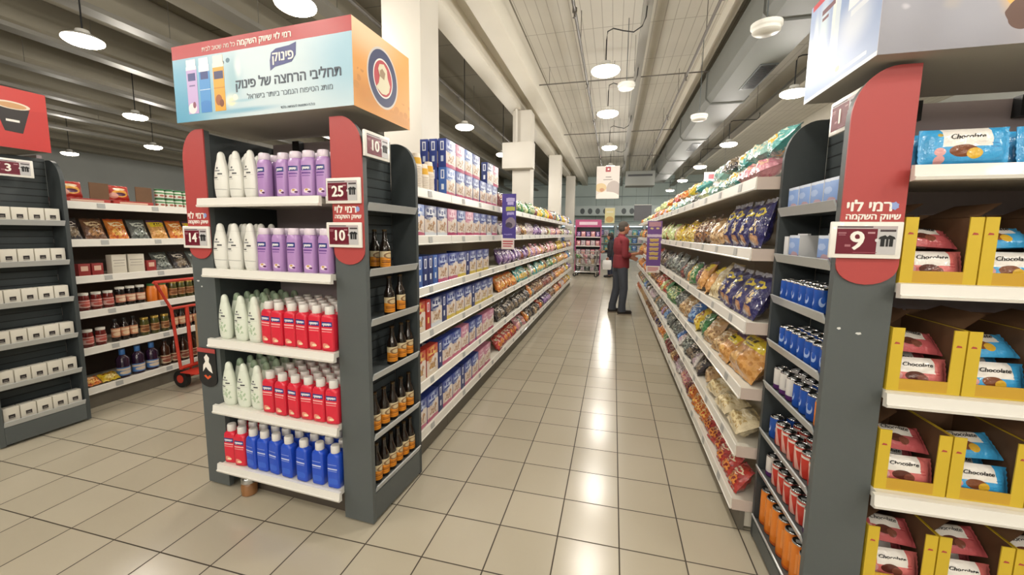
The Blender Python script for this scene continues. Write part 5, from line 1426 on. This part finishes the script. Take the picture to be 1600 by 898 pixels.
# red hand truck holding a flat cardboard box
RT = mat('red_tube_paint', '#c23a2c', 0.35)
t = thing('hand_truck', 'red tubular hand truck parked against the sauce shelves beside the bath display', 'hand truck', (-2.82, 1.3, 0.0))
tb = lambda pts, r=0.013: one(lambda b: b.tube(pts, r, 10), 'tube', [RT], True)
part('upright', tb([(0, -0.05, 0.2), (0, -0.09, 0.79), (0, -0.2, 1.03), (0.0, -0.22, 1.05)]), t)
part('upright', tb([(0, 0.45, 0.2), (0, 0.41, 0.79), (0, 0.30, 1.03), (0, 0.28, 1.05)]), t)
part('handle', tb([(0, -0.215, 1.048), (0, 0.275, 1.048)], 0.015), t)
part('crossbar', tb([(0, -0.085, 0.79), (0, 0.405, 0.79)]), t)
part('crossbar', tb([(0, -0.052, 0.21), (0, 0.448, 0.21)], 0.018), t)
part('middle_bar', tb([(0, 0.06, 0.212), (0, 0.05, 0.788)], 0.016), t)
part('toe_plate', boxmesh('toe_plate', RT, 0.0, 0.2, -0.06, 0.46, 0.165, 0.173), t)
wh = one(lambda b: (b.prism([(0.085 * math.cos(i * PI / 12), 0.085 * math.sin(i * PI / 12)) for i in range(24)], 'y', -0.02, 0.02, 0)), 'wheel', [BLACKP])
hb = one(lambda b: b.prism([(0.04 * math.cos(i * PI / 10), 0.04 * math.sin(i * PI / 10)) for i in range(20)], 'y', -0.023, 0.023), 'hub', [RT])
part('axle', tb([(-0.06, 0.02, 0.0855), (-0.06, 0.38, 0.0855)], 0.009), t)
part('axle_arm', tb([(-0.06, 0.07, 0.086), (0, 0.05, 0.21)], 0.01), t)
part('axle_arm', tb([(-0.06, 0.33, 0.086), (0, 0.35, 0.21)], 0.01), t)
for y in (0.0, 0.40):
    w_ = part('wheel', wh, t, (-0.06, y, 0.0855)); part('hub', hb, w_)
cb = boxmesh('carton', CARDL, 0, 0.1, -0.15, 0.15, 0, 0.52, 0.003)
t = thing('cardboard_box', 'flat brown cardboard box standing on the red hand truck', 'box', (-2.80, 1.55, 0.174))
part('box_body', cb, t)
part('tape', boxmesh('tape', mat('packing_tape', '#c8b48c', 0.3), 0.1001, 0.1012, -0.1, 0.1, 0.2, 0.25), t)

# ------------------------------------------------------------------ people
def capsule(b, p, q, r0, r1, seg=14):
    """tapered limb piece with round ends"""
    p, q = Vector(p), Vector(q)
    d = q - p; L_ = d.length or 1e-5; d.normalize()
    ref = Vector((0, 0, 1)) if abs(d.z) < 0.9 else Vector((1, 0, 0))
    a = d.cross(ref).normalized(); c = d.cross(a)
    rings = []
    for t in (-80, -50, -20):
        rings.append((p + d * (r0 * math.sin(R(t))), r0 * math.cos(R(t))))
    rings.append((p, r0)); rings.append((q, r1))
    for t in (20, 50, 80):
        rings.append((q + d * (r1 * math.sin(R(t))), r1 * math.cos(R(t))))
    base = len(b.v)
    for o, r in rings:
        for k in range(seg):
            t = 2 * PI * k / seg
            b.v.append(tuple(o + a * (r * math.cos(t)) + c * (r * math.sin(t))))
    n = len(rings)
    for i in range(n - 1):
        for k in range(seg):
            l = (k + 1) % seg
            b.face((base + i * seg + k, base + (i + 1) * seg + k, base + (i + 1) * seg + l, base + i * seg + l))
    b.face([base + k for k in range(seg)]); b.face([base + (n - 1) * seg + k for k in range(seg)][::-1])
def ellipsoid(b, c, r, seg=18, rg=12, rz=0.0):
    base = len(b.v); cr, sr = math.cos(rz), math.sin(rz)
    for i in range(1, rg):
        t = PI * i / rg
        for k in range(seg):
            a = 2 * PI * k / seg
            x, y, z = r[0] * math.sin(t) * math.cos(a), r[1] * math.sin(t) * math.sin(a), -r[2] * math.cos(t)
            b.v.append((c[0] + x * cr - y * sr, c[1] + x * sr + y * cr, c[2] + z))
    for i in range(rg - 2):
        for k in range(seg):
            l = (k + 1) % seg
            b.face((base + i * seg + k, base + i * seg + l, base + (i + 1) * seg + l, base + (i + 1) * seg + k))
    b.face([base + k for k in range(seg)][::-1]); b.face([base + (rg - 2) * seg + k for k in range(seg)])
def fuse(b, name, m, voxel, smooth=3):
    """fuse overlapping pieces into one continuous skin"""
    me = b.mesh(name, [m])
    o = link(bpy.data.objects.new(name, me))
    md = o.modifiers.new('fuse', 'REMESH'); md.mode = 'VOXEL'; md.voxel_size = voxel; md.use_smooth_shade = True
    if smooth:
        ms = o.modifiers.new('smooth', 'SMOOTH'); ms.factor = 0.5; ms.iterations = smooth
    out = bpy.data.meshes.new_from_object(o.evaluated_get(bpy.context.evaluated_depsgraph_get()))
    bpy.data.objects.remove(o)
    out.name = name
    out.materials.clear(); out.materials.append(m)
    out.polygons.foreach_set('use_smooth', [True] * len(out.polygons))
    return out
SKIN = mat('skin', '#a9765c', 0.5)
def hand(b, w, d, side, curl=0.5, up=Vector((0, 0, 1))):
    """palm, four unequal bent fingers and a thumb from wrist w along direction d; side=+1 puts the thumb on +up"""
    d = Vector(d).normalized(); w = Vector(w)
    s = d.cross(up).normalized(); n = s.cross(d).normalized()
    pc = w + d * 0.05
    for k in range(-1, 2):
        capsule(b, w + d * 0.012 + n * 0.012 * k, w + d * 0.085 + n * 0.021 * k, 0.0145, 0.0125, 10)
    for i, (o, l) in enumerate(((0.033, 0.07), (0.011, 0.08), (-0.011, 0.075), (-0.033, 0.058))):
        p = w + d * 0.085 + n * o
        bend = s * side
        p1 = p + d * (l * 0.45) + bend * (l * 0.12 * curl * 2)
        p2 = p1 + d * (l * 0.3) + bend * (l * 0.3 * curl * 2)
        p3 = p2 + d * (l * 0.12) + bend * (l * 0.3 * curl * 2)
        capsule(b, p, p1, 0.0092, 0.0085, 8); capsule(b, p1, p2, 0.0085, 0.0078, 8); capsule(b, p2, p3, 0.0078, 0.007, 8)
    p = w + d * 0.028 + n * 0.024
    p1 = p + d * 0.034 + n * 0.026 + s * side * 0.008; p2 = p1 + d * 0.03 + n * 0.006 + s * side * 0.012
    capsule(b, p, p1, 0.0125, 0.0105, 8); capsule(b, p1, p2, 0.0105, 0.0085, 8)
def head(b, c):
    x, y, z = c
    ellipsoid(b, (x - 0.008, y, z + 0.02), (0.098, 0.077, 0.098))
    ellipsoid(b, (x + 0.02, y, z - 0.035), (0.072, 0.062, 0.085))
    capsule(b, (x + 0.055, y, z - 0.088), (x + 0.062, y, z - 0.095), 0.026, 0.022, 10)      # chin
    capsule(b, (x + 0.083, y, z + 0.012), (x + 0.107, y, z - 0.026), 0.009, 0.0145, 8)      # nose
    capsule(b, (x + 0.072, y - 0.03, z + 0.03), (x + 0.072, y + 0.03, z + 0.03), 0.013, 0.013, 8)  # brow
    capsule(b, (x + 0.078, y - 0.018, z - 0.058), (x + 0.078, y + 0.018, z - 0.058), 0.009, 0.009, 8)  # mouth
    for s in (-1, 1):
        ellipsoid(b, (x - 0.004, y + s * 0.079, z - 0.012), (0.02, 0.01, 0.031), 10, 8)     # ears
def face_parts(t, c):
    x, y, z = c
    for s in (-1, 1):
        part('eye', one(lambda b: ellipsoid(b, (x + 0.08, y + s * 0.031, z + 0.008), (0.011, 0.013, 0.008), 10, 8), 'eye', [mat('eye_white_dark', '#3a2c26', 0.2)], True), t)
    part('lips', one(lambda b: ellipsoid(b, (x + 0.085, y, z - 0.058), (0.005, 0.02, 0.006), 12, 8), 'lips', [mat('lips', '#8f5348', 0.5)], True), t)
# --- the man in the red jumper: faces the snack shelves, right forearm reaching out
HD = (0.035, -0.01, 1.64)
t = thing('person', 'man in a red jumper and dark grey trousers reaching for the snack shelves', 'person', (1.27, 6.42, 0.0), (0, 0, R(22)))
b = MB()
head(b, HD)
capsule(b, (-0.02, 0, 1.44), (0.01, -0.005, 1.58), 0.06, 0.056)
ellipsoid(b, (-0.01, 0, 1.27), (0.118, 0.165, 0.22)); ellipsoid(b, (0.0, 0, 1.06), (0.115, 0.15, 0.18)); ellipsoid(b, (-0.01, 0, 0.93), (0.125, 0.165, 0.13))
capsule(b, (-0.015, -0.16, 1.405), (-0.015, 0.16, 1.405), 0.06, 0.06)
RS, RE, RW = (-0.01, -0.19, 1.395), (-0.03, -0.245, 1.13), (0.225, -0.20, 1.165)
LS, LE, LW = (-0.01, 0.19, 1.395), (0.02, 0.24, 1.12), (0.235, 0.13, 1.07)
for S_, E_, W_, sd in ((RS, RE, RW, 1), (LS, LE, LW, -1)):
    capsule(b, S_, E_, 0.054, 0.043); capsule(b, E_, W_, 0.042, 0.028)
    hand(b, W_, Vector(W_) - Vector(E_), -sd, 0.35, Vector((0, 0, 1)))
LEGS = (((-0.005, -0.09, 0.9), (0.03, -0.105, 0.49), (0.0, -0.115, 0.085), 0.08), ((-0.01, 0.09, 0.9), (-0.02, 0.11, 0.49), (-0.09, 0.13, 0.085), 0.0))
for H_, K_, A_, _ in LEGS:
    capsule(b, H_, K_, 0.088, 0.062); capsule(b, K_, A_, 0.06, 0.042)
    capsule(b, (A_[0] - 0.03, A_[1], 0.045), (A_[0] + 0.15, A_[1] - 0.01, 0.036), 0.04, 0.032)
body = part('body', fuse(b, 'body', SKIN, 0.007, 2), t)
face_parts(t, HD)
JUMP = mat('red_jumper_wool', '#7a2831', 0.85, bump=0.15, bscale=160)
b = MB()
ellipsoid(b, (-0.012, 0, 1.27), (0.138, 0.186, 0.235)); ellipsoid(b, (0.0, 0, 1.08), (0.137, 0.175, 0.2))
b.loft([(0.885, 0.139, 0.185, 2.2), (0.9, 0.143, 0.19, 2.2), (0.96, 0.142, 0.188, 2.2), (1.06, 0.137, 0.178, 2.2), (1.12, 0.134, 0.175, 2.2)], 28)
capsule(b, (-0.015, -0.155, 1.40), (-0.015, 0.155, 1.40), 0.075, 0.075)
capsule(b, (-0.02, 0, 1.42), (-0.008, 0, 1.495), 0.085, 0.068)
for S_, E_, W_ in ((RS, RE, RW), (LS, LE, LW)):
    m_ = Vector(E_).lerp(Vector(W_), 0.3)
    capsule(b, S_, E_, 0.068, 0.058); capsule(b, E_, m_, 0.058, 0.05)
part('jumper', fuse(b, 'jumper', JUMP, 0.008, 3), t, label='red jumper with pushed-up sleeves')
TRO = mat('charcoal_trousers', '#454a55', 0.8, bump=0.1, bscale=90)
b = MB()
ellipsoid(b, (-0.01, 0, 0.93), (0.133, 0.176, 0.13))
for H_, K_, A_, _ in LEGS:
    capsule(b, H_, K_, 0.102, 0.079); capsule(b, K_, (A_[0], A_[1], 0.14), 0.078, 0.066)
    d_ = Vector(A_)
    b.loft([(0.055, 0.075, 0.066, 2), (0.07, 0.078, 0.068, 2), (0.15, 0.07, 0.066, 2), (0.2, 0.068, 0.066, 2)], 20, cx=d_.x + 0.005, cy=d_.y)
part('trousers', fuse(b, 'trousers', TRO, 0.008, 3), t)
SHOE = mat('dark_shoe_leather', '#2b2624', 0.5)
SOLE = mat('pale_shoe_sole', '#8f8576', 0.6)
for H_, K_, A_, _ in LEGS:
    b = MB()
    capsule(b, (A_[0] - 0.04, A_[1], 0.052), (A_[0] + 0.16, A_[1] - 0.012, 0.045), 0.047, 0.04); capsule(b, (A_[0], A_[1], 0.06), (A_[0], A_[1], 0.085), 0.05, 0.05)
    sh = part('shoe', fuse(b, 'shoe', SHOE, 0.007, 2), t)
    b = MB(); b.prism([(A_[0] + 0.06 + 0.15 * math.cos(i * PI / 12), A_[1] - 0.005 + 0.047 * math.sin(i * PI / 12)) for i in range(24)], 'z', 0.0, 0.022)
    part('sole', b.mesh('sole', [SOLE]), sh)
HAIR = mat('dark_short_hair', '#4a443e', 0.8, bump=0.3, bscale=220)
b = MB()
ellipsoid(b, (HD[0] - 0.018, HD[1], HD[2] + 0.032), (0.099, 0.082, 0.097)); ellipsoid(b, (HD[0] - 0.045, HD[1], HD[2] - 0.005), (0.066, 0.076, 0.085))
part('hair', fuse(b, 'hair', HAIR, 0.007, 1), t)
# --- a second shopper in black, farther on, mostly behind him
t = thing('person', 'person in a black jacket behind the trolley, half hidden by the man in red', 'person', (1.05, 13.3, 0.0), (0, 0, R(172)))
HD = (0.06, 0.0, 1.44)
b = MB(); head(b, HD)
capsule(b, (0.0, 0, 1.26), (0.04, 0, 1.39), 0.056, 0.052)
ellipsoid(b, (0.0, 0, 1.1), (0.12, 0.16, 0.21)); ellipsoid(b, (-0.02, 0, 0.86), (0.13, 0.165, 0.16))
capsule(b, (0, -0.15, 1.22), (0, 0.15, 1.22), 0.06, 0.06)
ARM2 = (((0, -0.18, 1.2), (0.06, -0.23, 0.95), (0.25, -0.2, 0.9)), ((0, 0.18, 1.2), (0.0, 0.23, 0.95), (0.06, 0.22, 0.72)))
for S_, E_, W_ in ARM2:
    capsule(b, S_, E_, 0.054, 0.043); capsule(b, E_, W_, 0.042, 0.028)
    hand(b, W_, Vector(W_) - Vector(E_), 1, 0.6, Vector((0, 0, 1)) if W_[0] > 0.2 else Vector((1, 0, 0)))
LEG2 = (((-0.02, -0.09, 0.84), (0.02, -0.1, 0.46), (-0.02, -0.1, 0.085)), ((-0.02, 0.09, 0.84), (0.03, 0.1, 0.46), (0.02, 0.1, 0.085)))
for H_, K_, A_ in LEG2:
    capsule(b, H_, K_, 0.085, 0.06); capsule(b, K_, A_, 0.058, 0.042); capsule(b, (A_[0] - 0.03, A_[1], 0.045), (A_[0] + 0.15, A_[1], 0.036), 0.04, 0.032)
part('body', fuse(b, 'body', SKIN, 0.008, 2), t); face_parts(t, HD)
BLK = mat('black_jacket_cloth', '#24262e', 0.8)
b = MB(); ellipsoid(b, (0.0, 0, 1.1), (0.142, 0.182, 0.22)); ellipsoid(b, (-0.02, 0, 0.88), (0.15, 0.187, 0.19)); capsule(b, (0, -0.15, 1.22), (0, 0.15, 1.22), 0.075, 0.075); capsule(b, (0, 0, 1.24), (0.02, 0, 1.32), 0.08, 0.066)
b.loft([(0.74, 0.148, 0.185, 2.2), (0.76, 0.152, 0.19, 2.2), (0.9, 0.15, 0.187, 2.2)], 24, cx=-0.02)
for S_, E_, W_ in ARM2:
    capsule(b, S_, E_, 0.068, 0.056); capsule(b, E_, Vector(E_).lerp(Vector(W_), 0.85), 0.055, 0.042)
part('jacket', fuse(b, 'jacket', BLK, 0.009, 3), t)
b = MB(); ellipsoid(b, (-0.02, 0, 0.85), (0.138, 0.172, 0.13))
for H_, K_, A_ in LEG2:
    capsule(b, H_, K_, 0.098, 0.074); capsule(b, K_, (A_[0], A_[1], 0.13), 0.072, 0.06)
part('trousers', fuse(b, 'trousers', mat('navy_trousers', '#2a2f45', 0.8), 0.009, 3), t)
for H_, K_, A_ in LEG2:
    b = MB(); capsule(b, (A_[0] - 0.04, A_[1], 0.046), (A_[0] + 0.16, A_[1], 0.041), 0.046, 0.04)
    part('shoe', fuse(b, 'shoe', SHOE, 0.008, 2), t)
b = MB(); ellipsoid(b, (HD[0] - 0.02, 0, HD[2] + 0.03), (0.102, 0.086, 0.1)); ellipsoid(b, (HD[0] - 0.05, 0, HD[2] - 0.03), (0.07, 0.082, 0.1))
part('hair', fuse(b, 'hair', mat('black_hair', '#1f1b1a', 0.7), 0.008, 1), t)
def bagm(b):
    b.loft([(0.0, 0.05, 0.11, 4), (0.01, 0.075, 0.14, 4), (0.16, 0.085, 0.155, 3.5), (0.28, 0.06, 0.15, 3), (0.33, 0.02, 0.14, 3)], 24)
bx_ = thing('shopping_bag', 'white carrier bag hanging from the hand of the person in black', 'bag', (0.98 - 0.26, 9.3 + 0.05, 0.21), (0, 0, R(100)))
bx_.location = (0.93, 12.9, 0.3); bx_.rotation_euler = (0, 0, R(80))
part('bag_body', one(bagm, 'bag_body', [mat('white_carrier_plastic', '#d9d7d6', 0.4)], True), bx_)
part('handle', one(lambda b: b.tube([(0, -0.07, 0.325), (0, -0.06, 0.4), (0, 0.0, 0.44), (0, 0.06, 0.4), (0, 0.07, 0.325)], 0.006, 8), 'handle', [mat('white_carrier_plastic', '#d9d7d6', 0.4)], True), bx_)

# ------------------------------------------------------------------ trolley
t = thing('shopping_trolley', 'wire shopping trolley heaped with goods at the far end of the aisle', 'trolley', (0.22, 13.3, 0), (0, 0, R(84)))
def basket(b):
    w0, w1, l0, l1, z0, z1 = 0.2, 0.27, -0.36, 0.42, 0.42, 0.9
    def P(s, tt, u):  # wall points
        return None
    for i in range(13):
        f = i / 12
        y = l0 + (l1 - l0) * f
        b.tube([(-w1, y, z1), (-w0, y * 0.9, z0), (w0, y * 0.9, z0), (w1, y, z1)], 0.004, 6)
    for i in range(6):
        f = i / 5; z = z0 + (z1 - z0) * f; w = w0 + (w1 - w0) * f; k = 0.9 + 0.1 * f
        b.tube([(-w, l0 * k, z), (w, l0 * k, z), (w, l1 * k, z), (-w, l1 * k, z)], 0.005 if i < 5 else 0.009, 6, closed=True)
    for i in range(9):
        x = -w0 + 2 * w0 * i / 8
        b.tube([(x * w1 / w0, l0, z1), (x, l0 * 0.9, z0), (x, l1 * 0.9, z0), (x * w1 / w0, l1, z1)], 0.004, 6)
part('basket', one(basket, 'basket', [CHROME], True), t)
def chassis(b):
    for s in (-1, 1):
        b.tube([(s * 0.26, -0.44, 0.98), (s * 0.24, -0.38, 0.7), (s * 0.2, -0.3, 0.38), (s * 0.22, -0.36, 0.17)], 0.012, 8)
        b.tube([(s * 0.2, -0.3, 0.38), (s * 0.2, 0.36, 0.405)], 0.012, 8)
        b.tube([(s * 0.22, -0.36, 0.17), (s * 0.2, 0.42, 0.17)], 0.012, 8)
    b.tube([(-0.2, 0.42, 0.17), (0.2, 0.42, 0.17)], 0.012, 8)
part('chassis', one(chassis, 'chassis', [CHROME], True), t)
part('handle', one(lambda b: b.tube([(-0.26, -0.44, 0.98), (0.26, -0.44, 0.98)], 0.016, 10), 'handle', [REDP], True), t)
tw = one(lambda b: b.prism([(0.062 * math.cos(i * PI / 10), 0.062 * math.sin(i * PI / 10)) for i in range(20)], 'x', -0.014, 0.014), 'wheel', [BLACKP])
fk = one(lambda b: (b.box(-0.02, 0.02, -0.02, 0.02, 0.07, 0.11), b.box(-0.02, -0.016, -0.02, 0.02, -0.02, 0.07), b.box(0.016, 0.02, -0.02, 0.02, -0.02, 0.07)), 'fork', [CHROME])
for x in (-0.21, 0.21):
    for y in (-0.36, 0.4):
        w_ = part('wheel', tw, t, (x, y, 0.0625)); part('fork', fk, w_)
for k, (c, x, y, z, rx, rz) in enumerate((('white', -0.1, -0.12, 0.432, -0.3, 0.2), ('pink', 0.075, 0.0, 0.44, -0.4, -0.3), ('white', -0.06, 0.12, 0.432, -0.3, 0.5), ('tan', 0.1, 0.22, 0.432, -0.3, 0.1), ('pink', -0.08, -0.02, 0.63, -0.9, 0.4), ('white', 0.1, 0.12, 0.63, -0.8, -0.2), ('green', -0.1, 0.24, 0.63, -0.8, 0.0), ('white', 0.02, -0.2, 0.62, -0.3, 0.1))):
    me = bag_shape(k % 3, c, 0.2, 0.22, 0.12)
    rot = (rx, 0, rz + R(84))
    solid('grocery_bag', me, '%s bag of groceries in the trolley, %s' % (c, ['low at the handle end', 'low in the middle', 'low behind the middle', 'low at the front end', 'on top near the handle', 'on top near the middle', 'on top at the front end', 'standing at the handle end'][k]), 'bag', (0.22 - y * 0.99 + x * 0.1, 13.3 + x * 0.99 + y * 0.1, rest_z(me, rot, z + 0.01)), rot, 'groceries in the trolley')

# ------------------------------------------------------------------ far end of the aisle
t = thing('promotion_rack', 'pink-topped rack of packs at the end of the candy shelving', 'rack', (0.18, 14.1, 0))
PINKB = mat('magenta_board', '#b8527f', 0.5)
part('side_panel', boxmesh('side_panel', PINKB, -0.48, -0.455, 0, 0.5, 0, 1.9), t)
part('side_panel', boxmesh('side_panel', PINKB, 0.455, 0.48, 0, 0.5, 0, 1.9), t)
part('back_panel', boxmesh('back_panel', GREYD, -0.454, 0.454, 0.47, 0.5, 0, 1.9), t)
part('header_board', boxmesh('header_board', print_mat('magenta_header_print', '#b04a78', [('r', .5, .5, .35, .2, '#e3c9d6')], .4), -0.48, 0.48, -0.02, -0.002, 1.78, 2.06), t)
RZ = [1.42, 1.08, 0.74, 0.4, 0.12]
for z in RZ:
    part('shelf', boxmesh('shelf', WHITE, -0.454, 0.454, 0, 0.469, z - 0.03, z, 0.003), t)
for si, z in enumerate(RZ):
    for k in range(5):
        c = [('purple', 'pink'), ('pink', 'white'), ('white', 'pink'), ('white', 'tan'), ('grey', 'white')][si][k % 2]
        put_bag('candy_bag', 'pack', 'pack', c, (0.155, 0.2, 0.1), 0.18 - 0.36 + k * 0.18, 14.2, z + 0.002, 0, -0.2, '%s pack, %s from the candy side on the %s shelf of the pink rack' % (c, nth(k + 1), shw[si]), 'packs on the pink rack')
def fridge(x0, x1, k):
    t = thing('wall_fridge', 'pale refrigerated wall cabinet at the back of the shop, %s from the sauces side' % nth(k + 1), 'fridge', ((x0 + x1) / 2, 23.0, 0), group='refrigerated cabinets at the back')
    w = (x1 - x0) / 2 - 0.01
    FR = mat('fridge_white', '#c9d2d4', 0.4)
    part('back', boxmesh('back', FR, -w, w, 0.85, 0.95, 0, 2.1), t)
    part('side_panel', boxmesh('side_panel', FR, -w, -w + 0.04, 0, 0.85, 0, 2.1), t)
    part('side_panel', boxmesh('side_panel', FR, w - 0.04, w, 0, 0.85, 0, 2.1), t)
    part('canopy', boxmesh('canopy', FR, -w + 0.04, w - 0.04, 0, 0.85, 2.0, 2.1, 0.01), t)
    part('front_sill', boxmesh('front_sill', FR, -w + 0.04, w - 0.04, 0, 0.3, 0, 0.4, 0.01), t)
    part('light', boxmesh('light', mat('fridge_tube', (0.85, 0.95, 1.0), 0.4, emit=2.5), -w + 0.1, w - 0.1, 0.05, 0.09, 1.96, 1.999), t)
    for z in (0.55, 1.0, 1.45):
        part('shelf', boxmesh('shelf', WHITE, -w + 0.04, w - 0.04, 0.25, 0.85, z, z + 0.02), t)
    for z in (0.57, 1.02, 1.47):
        n = int(2 * w / 0.3)
        for i in range(n):
            c = ['blue', 'white', 'purple', 'white', 'teal'][(i + int(z * 10) + k) % 5]
            put_bag('dairy_pack', 'pack', 'pack', c, (0.26, 0.3, 0.12), (x0 + x1) / 2 - w + 0.2 + i * 0.3, 23.42, z + 0.003, 0, -0.05, '%s pack, %s along the shelf at %s height in the %s wall fridge' % (c, nth(i + 1), {0.57: 'knee', 1.02: 'waist', 1.47: 'eye'}[z], nth(k + 1)), 'packs in the wall fridges')
for k in range(4):
    fridge(-2.0 + k * 1.6, -0.4 + k * 1.6, k)
# hanging signs
def hanging(name, label, x, y, z0, z1, w, m, top=True, extra=None):
    t = thing(name, label, 'hanging sign', (x, y, 0))
    part('panel', boxmesh('panel', m, -w / 2, w / 2, -0.008, 0.008, z0, z1), t)
    part('top_rail', boxmesh('top_rail', WHITE, -w / 2, w / 2, -0.014, 0.014, z1 + 0.0005, z1 + 0.02), t)
    for s in (-1, 1):
        part('wire', one(lambda b: b.tube([(s * w * 0.42, 0, z1 + 0.02), (s * w * 0.42, 0, ZC - 0.001)], 0.004, 6), 'wire', [GREY]), t)
    return t
POST = print_mat('aisle_poster_print', '#e0d6cf', [('e', .2, .35, .25, .14, '#d9bf8f'), ('e', .25, .28, .1, .06, '#c58f6a'), ('e', .75, .3, .3, .26, '#b9aca6'), ('e', .5, .06, .5, .16, '#ece4dc'), ('r', .52, .68, .12, .014, '#8d8580'), ('r', .5, .6, .2, .012, '#8d8580'), ('r', .5, .93, .11, .09, '#a83a44')], .45, wobble=0.02)
o = hanging('hanging_poster', 'white hanging aisle poster with a red square over the far aisle', 0.88, 11.4, 2.6, 3.55, 0.68, POST)
b = MB(); b.box(-0.02, 0.035, -0.0095, -0.0082, 3.455, 3.5); part('emblem', b.mesh('emblem', [TXTW]), o)
PINKP = print_mat('pink_poster_print', '#cdb9b3', [('r', .5, .85, .3, .1, '#a84a50'), ('r', .5, .6, .25, .015, '#9a8a86'), ('r', .5, .5, .25, .015, '#9a8a86'), ('e', .5, .2, .3, .15, '#d9c9c0')], .45)
hanging('hanging_poster', 'pinkish hanging aisle poster beyond the top snack shelf', 4.16, 12.9, 2.72, 3.5, 0.62, PINKP)
hanging('hanging_poster', 'small yellow hanging poster at the back of the shop above the red jumper', 0.9, 18.5, 2.05, 2.75, 0.45, print_mat('yellow_poster_print', '#e6dca0', [('e', .5, .25, .4, .2, '#d9b06a'), ('r', .5, .75, .35, .06, '#f0ecd0')], .45))
hanging('hanging_sign', 'plain dark grey hanging board near the end of the snack shelving', 2.35, 18.0, 2.15, 2.85, 0.75, mat('dark_board', '#55555a', 0.5))
# white light rail over the fridges
def rail(b): b.box(-3.5, 4.4, -0.06, 0.06, 0, 0.08)
t = thing('fridge_sign_band', 'pale band with dark blobs above the fridges at the back', 'sign', (0.5, 22.9, 2.6))
part('band', boxmesh('band', print_mat('band_print', '#b4c0c0', [('e', x, .45, .018, .3, '#4f585c') for x in (.3, .36, .42, .48, .62, .68)], .5), -3.4, 3.9, -0.04, 0.04, 0, 0.55), t)
for x in (-3.0, 3.5):
    part('wire', one(lambda b: b.tube([(x, 0, 0.55), (x, 0, ZC - 2.601)], 0.006, 6), 'wire', [GREY]), t)
t = thing('ventilation_unit', 'grey louvred air unit under the ceiling at the end of the aisle', 'air unit', (2.45, 16.5, 3.55))
part('unit_body', boxmesh('unit_body', DUCT, -0.95, 0.22, 0, 0.8, 0, 0.6, 0.01), t)
part('slot', boxmesh('slot', BLACKP, -0.85, 0.12, -0.01, -0.0005, 0.38, 0.46), t)
for x in (-0.8, 0.1):
    part('hanger', one(lambda b: b.tube([(x, 0.4, 0.6), (x, 0.4, ZC - 3.551)], 0.01, 6), 'hanger', [GREY]), t)
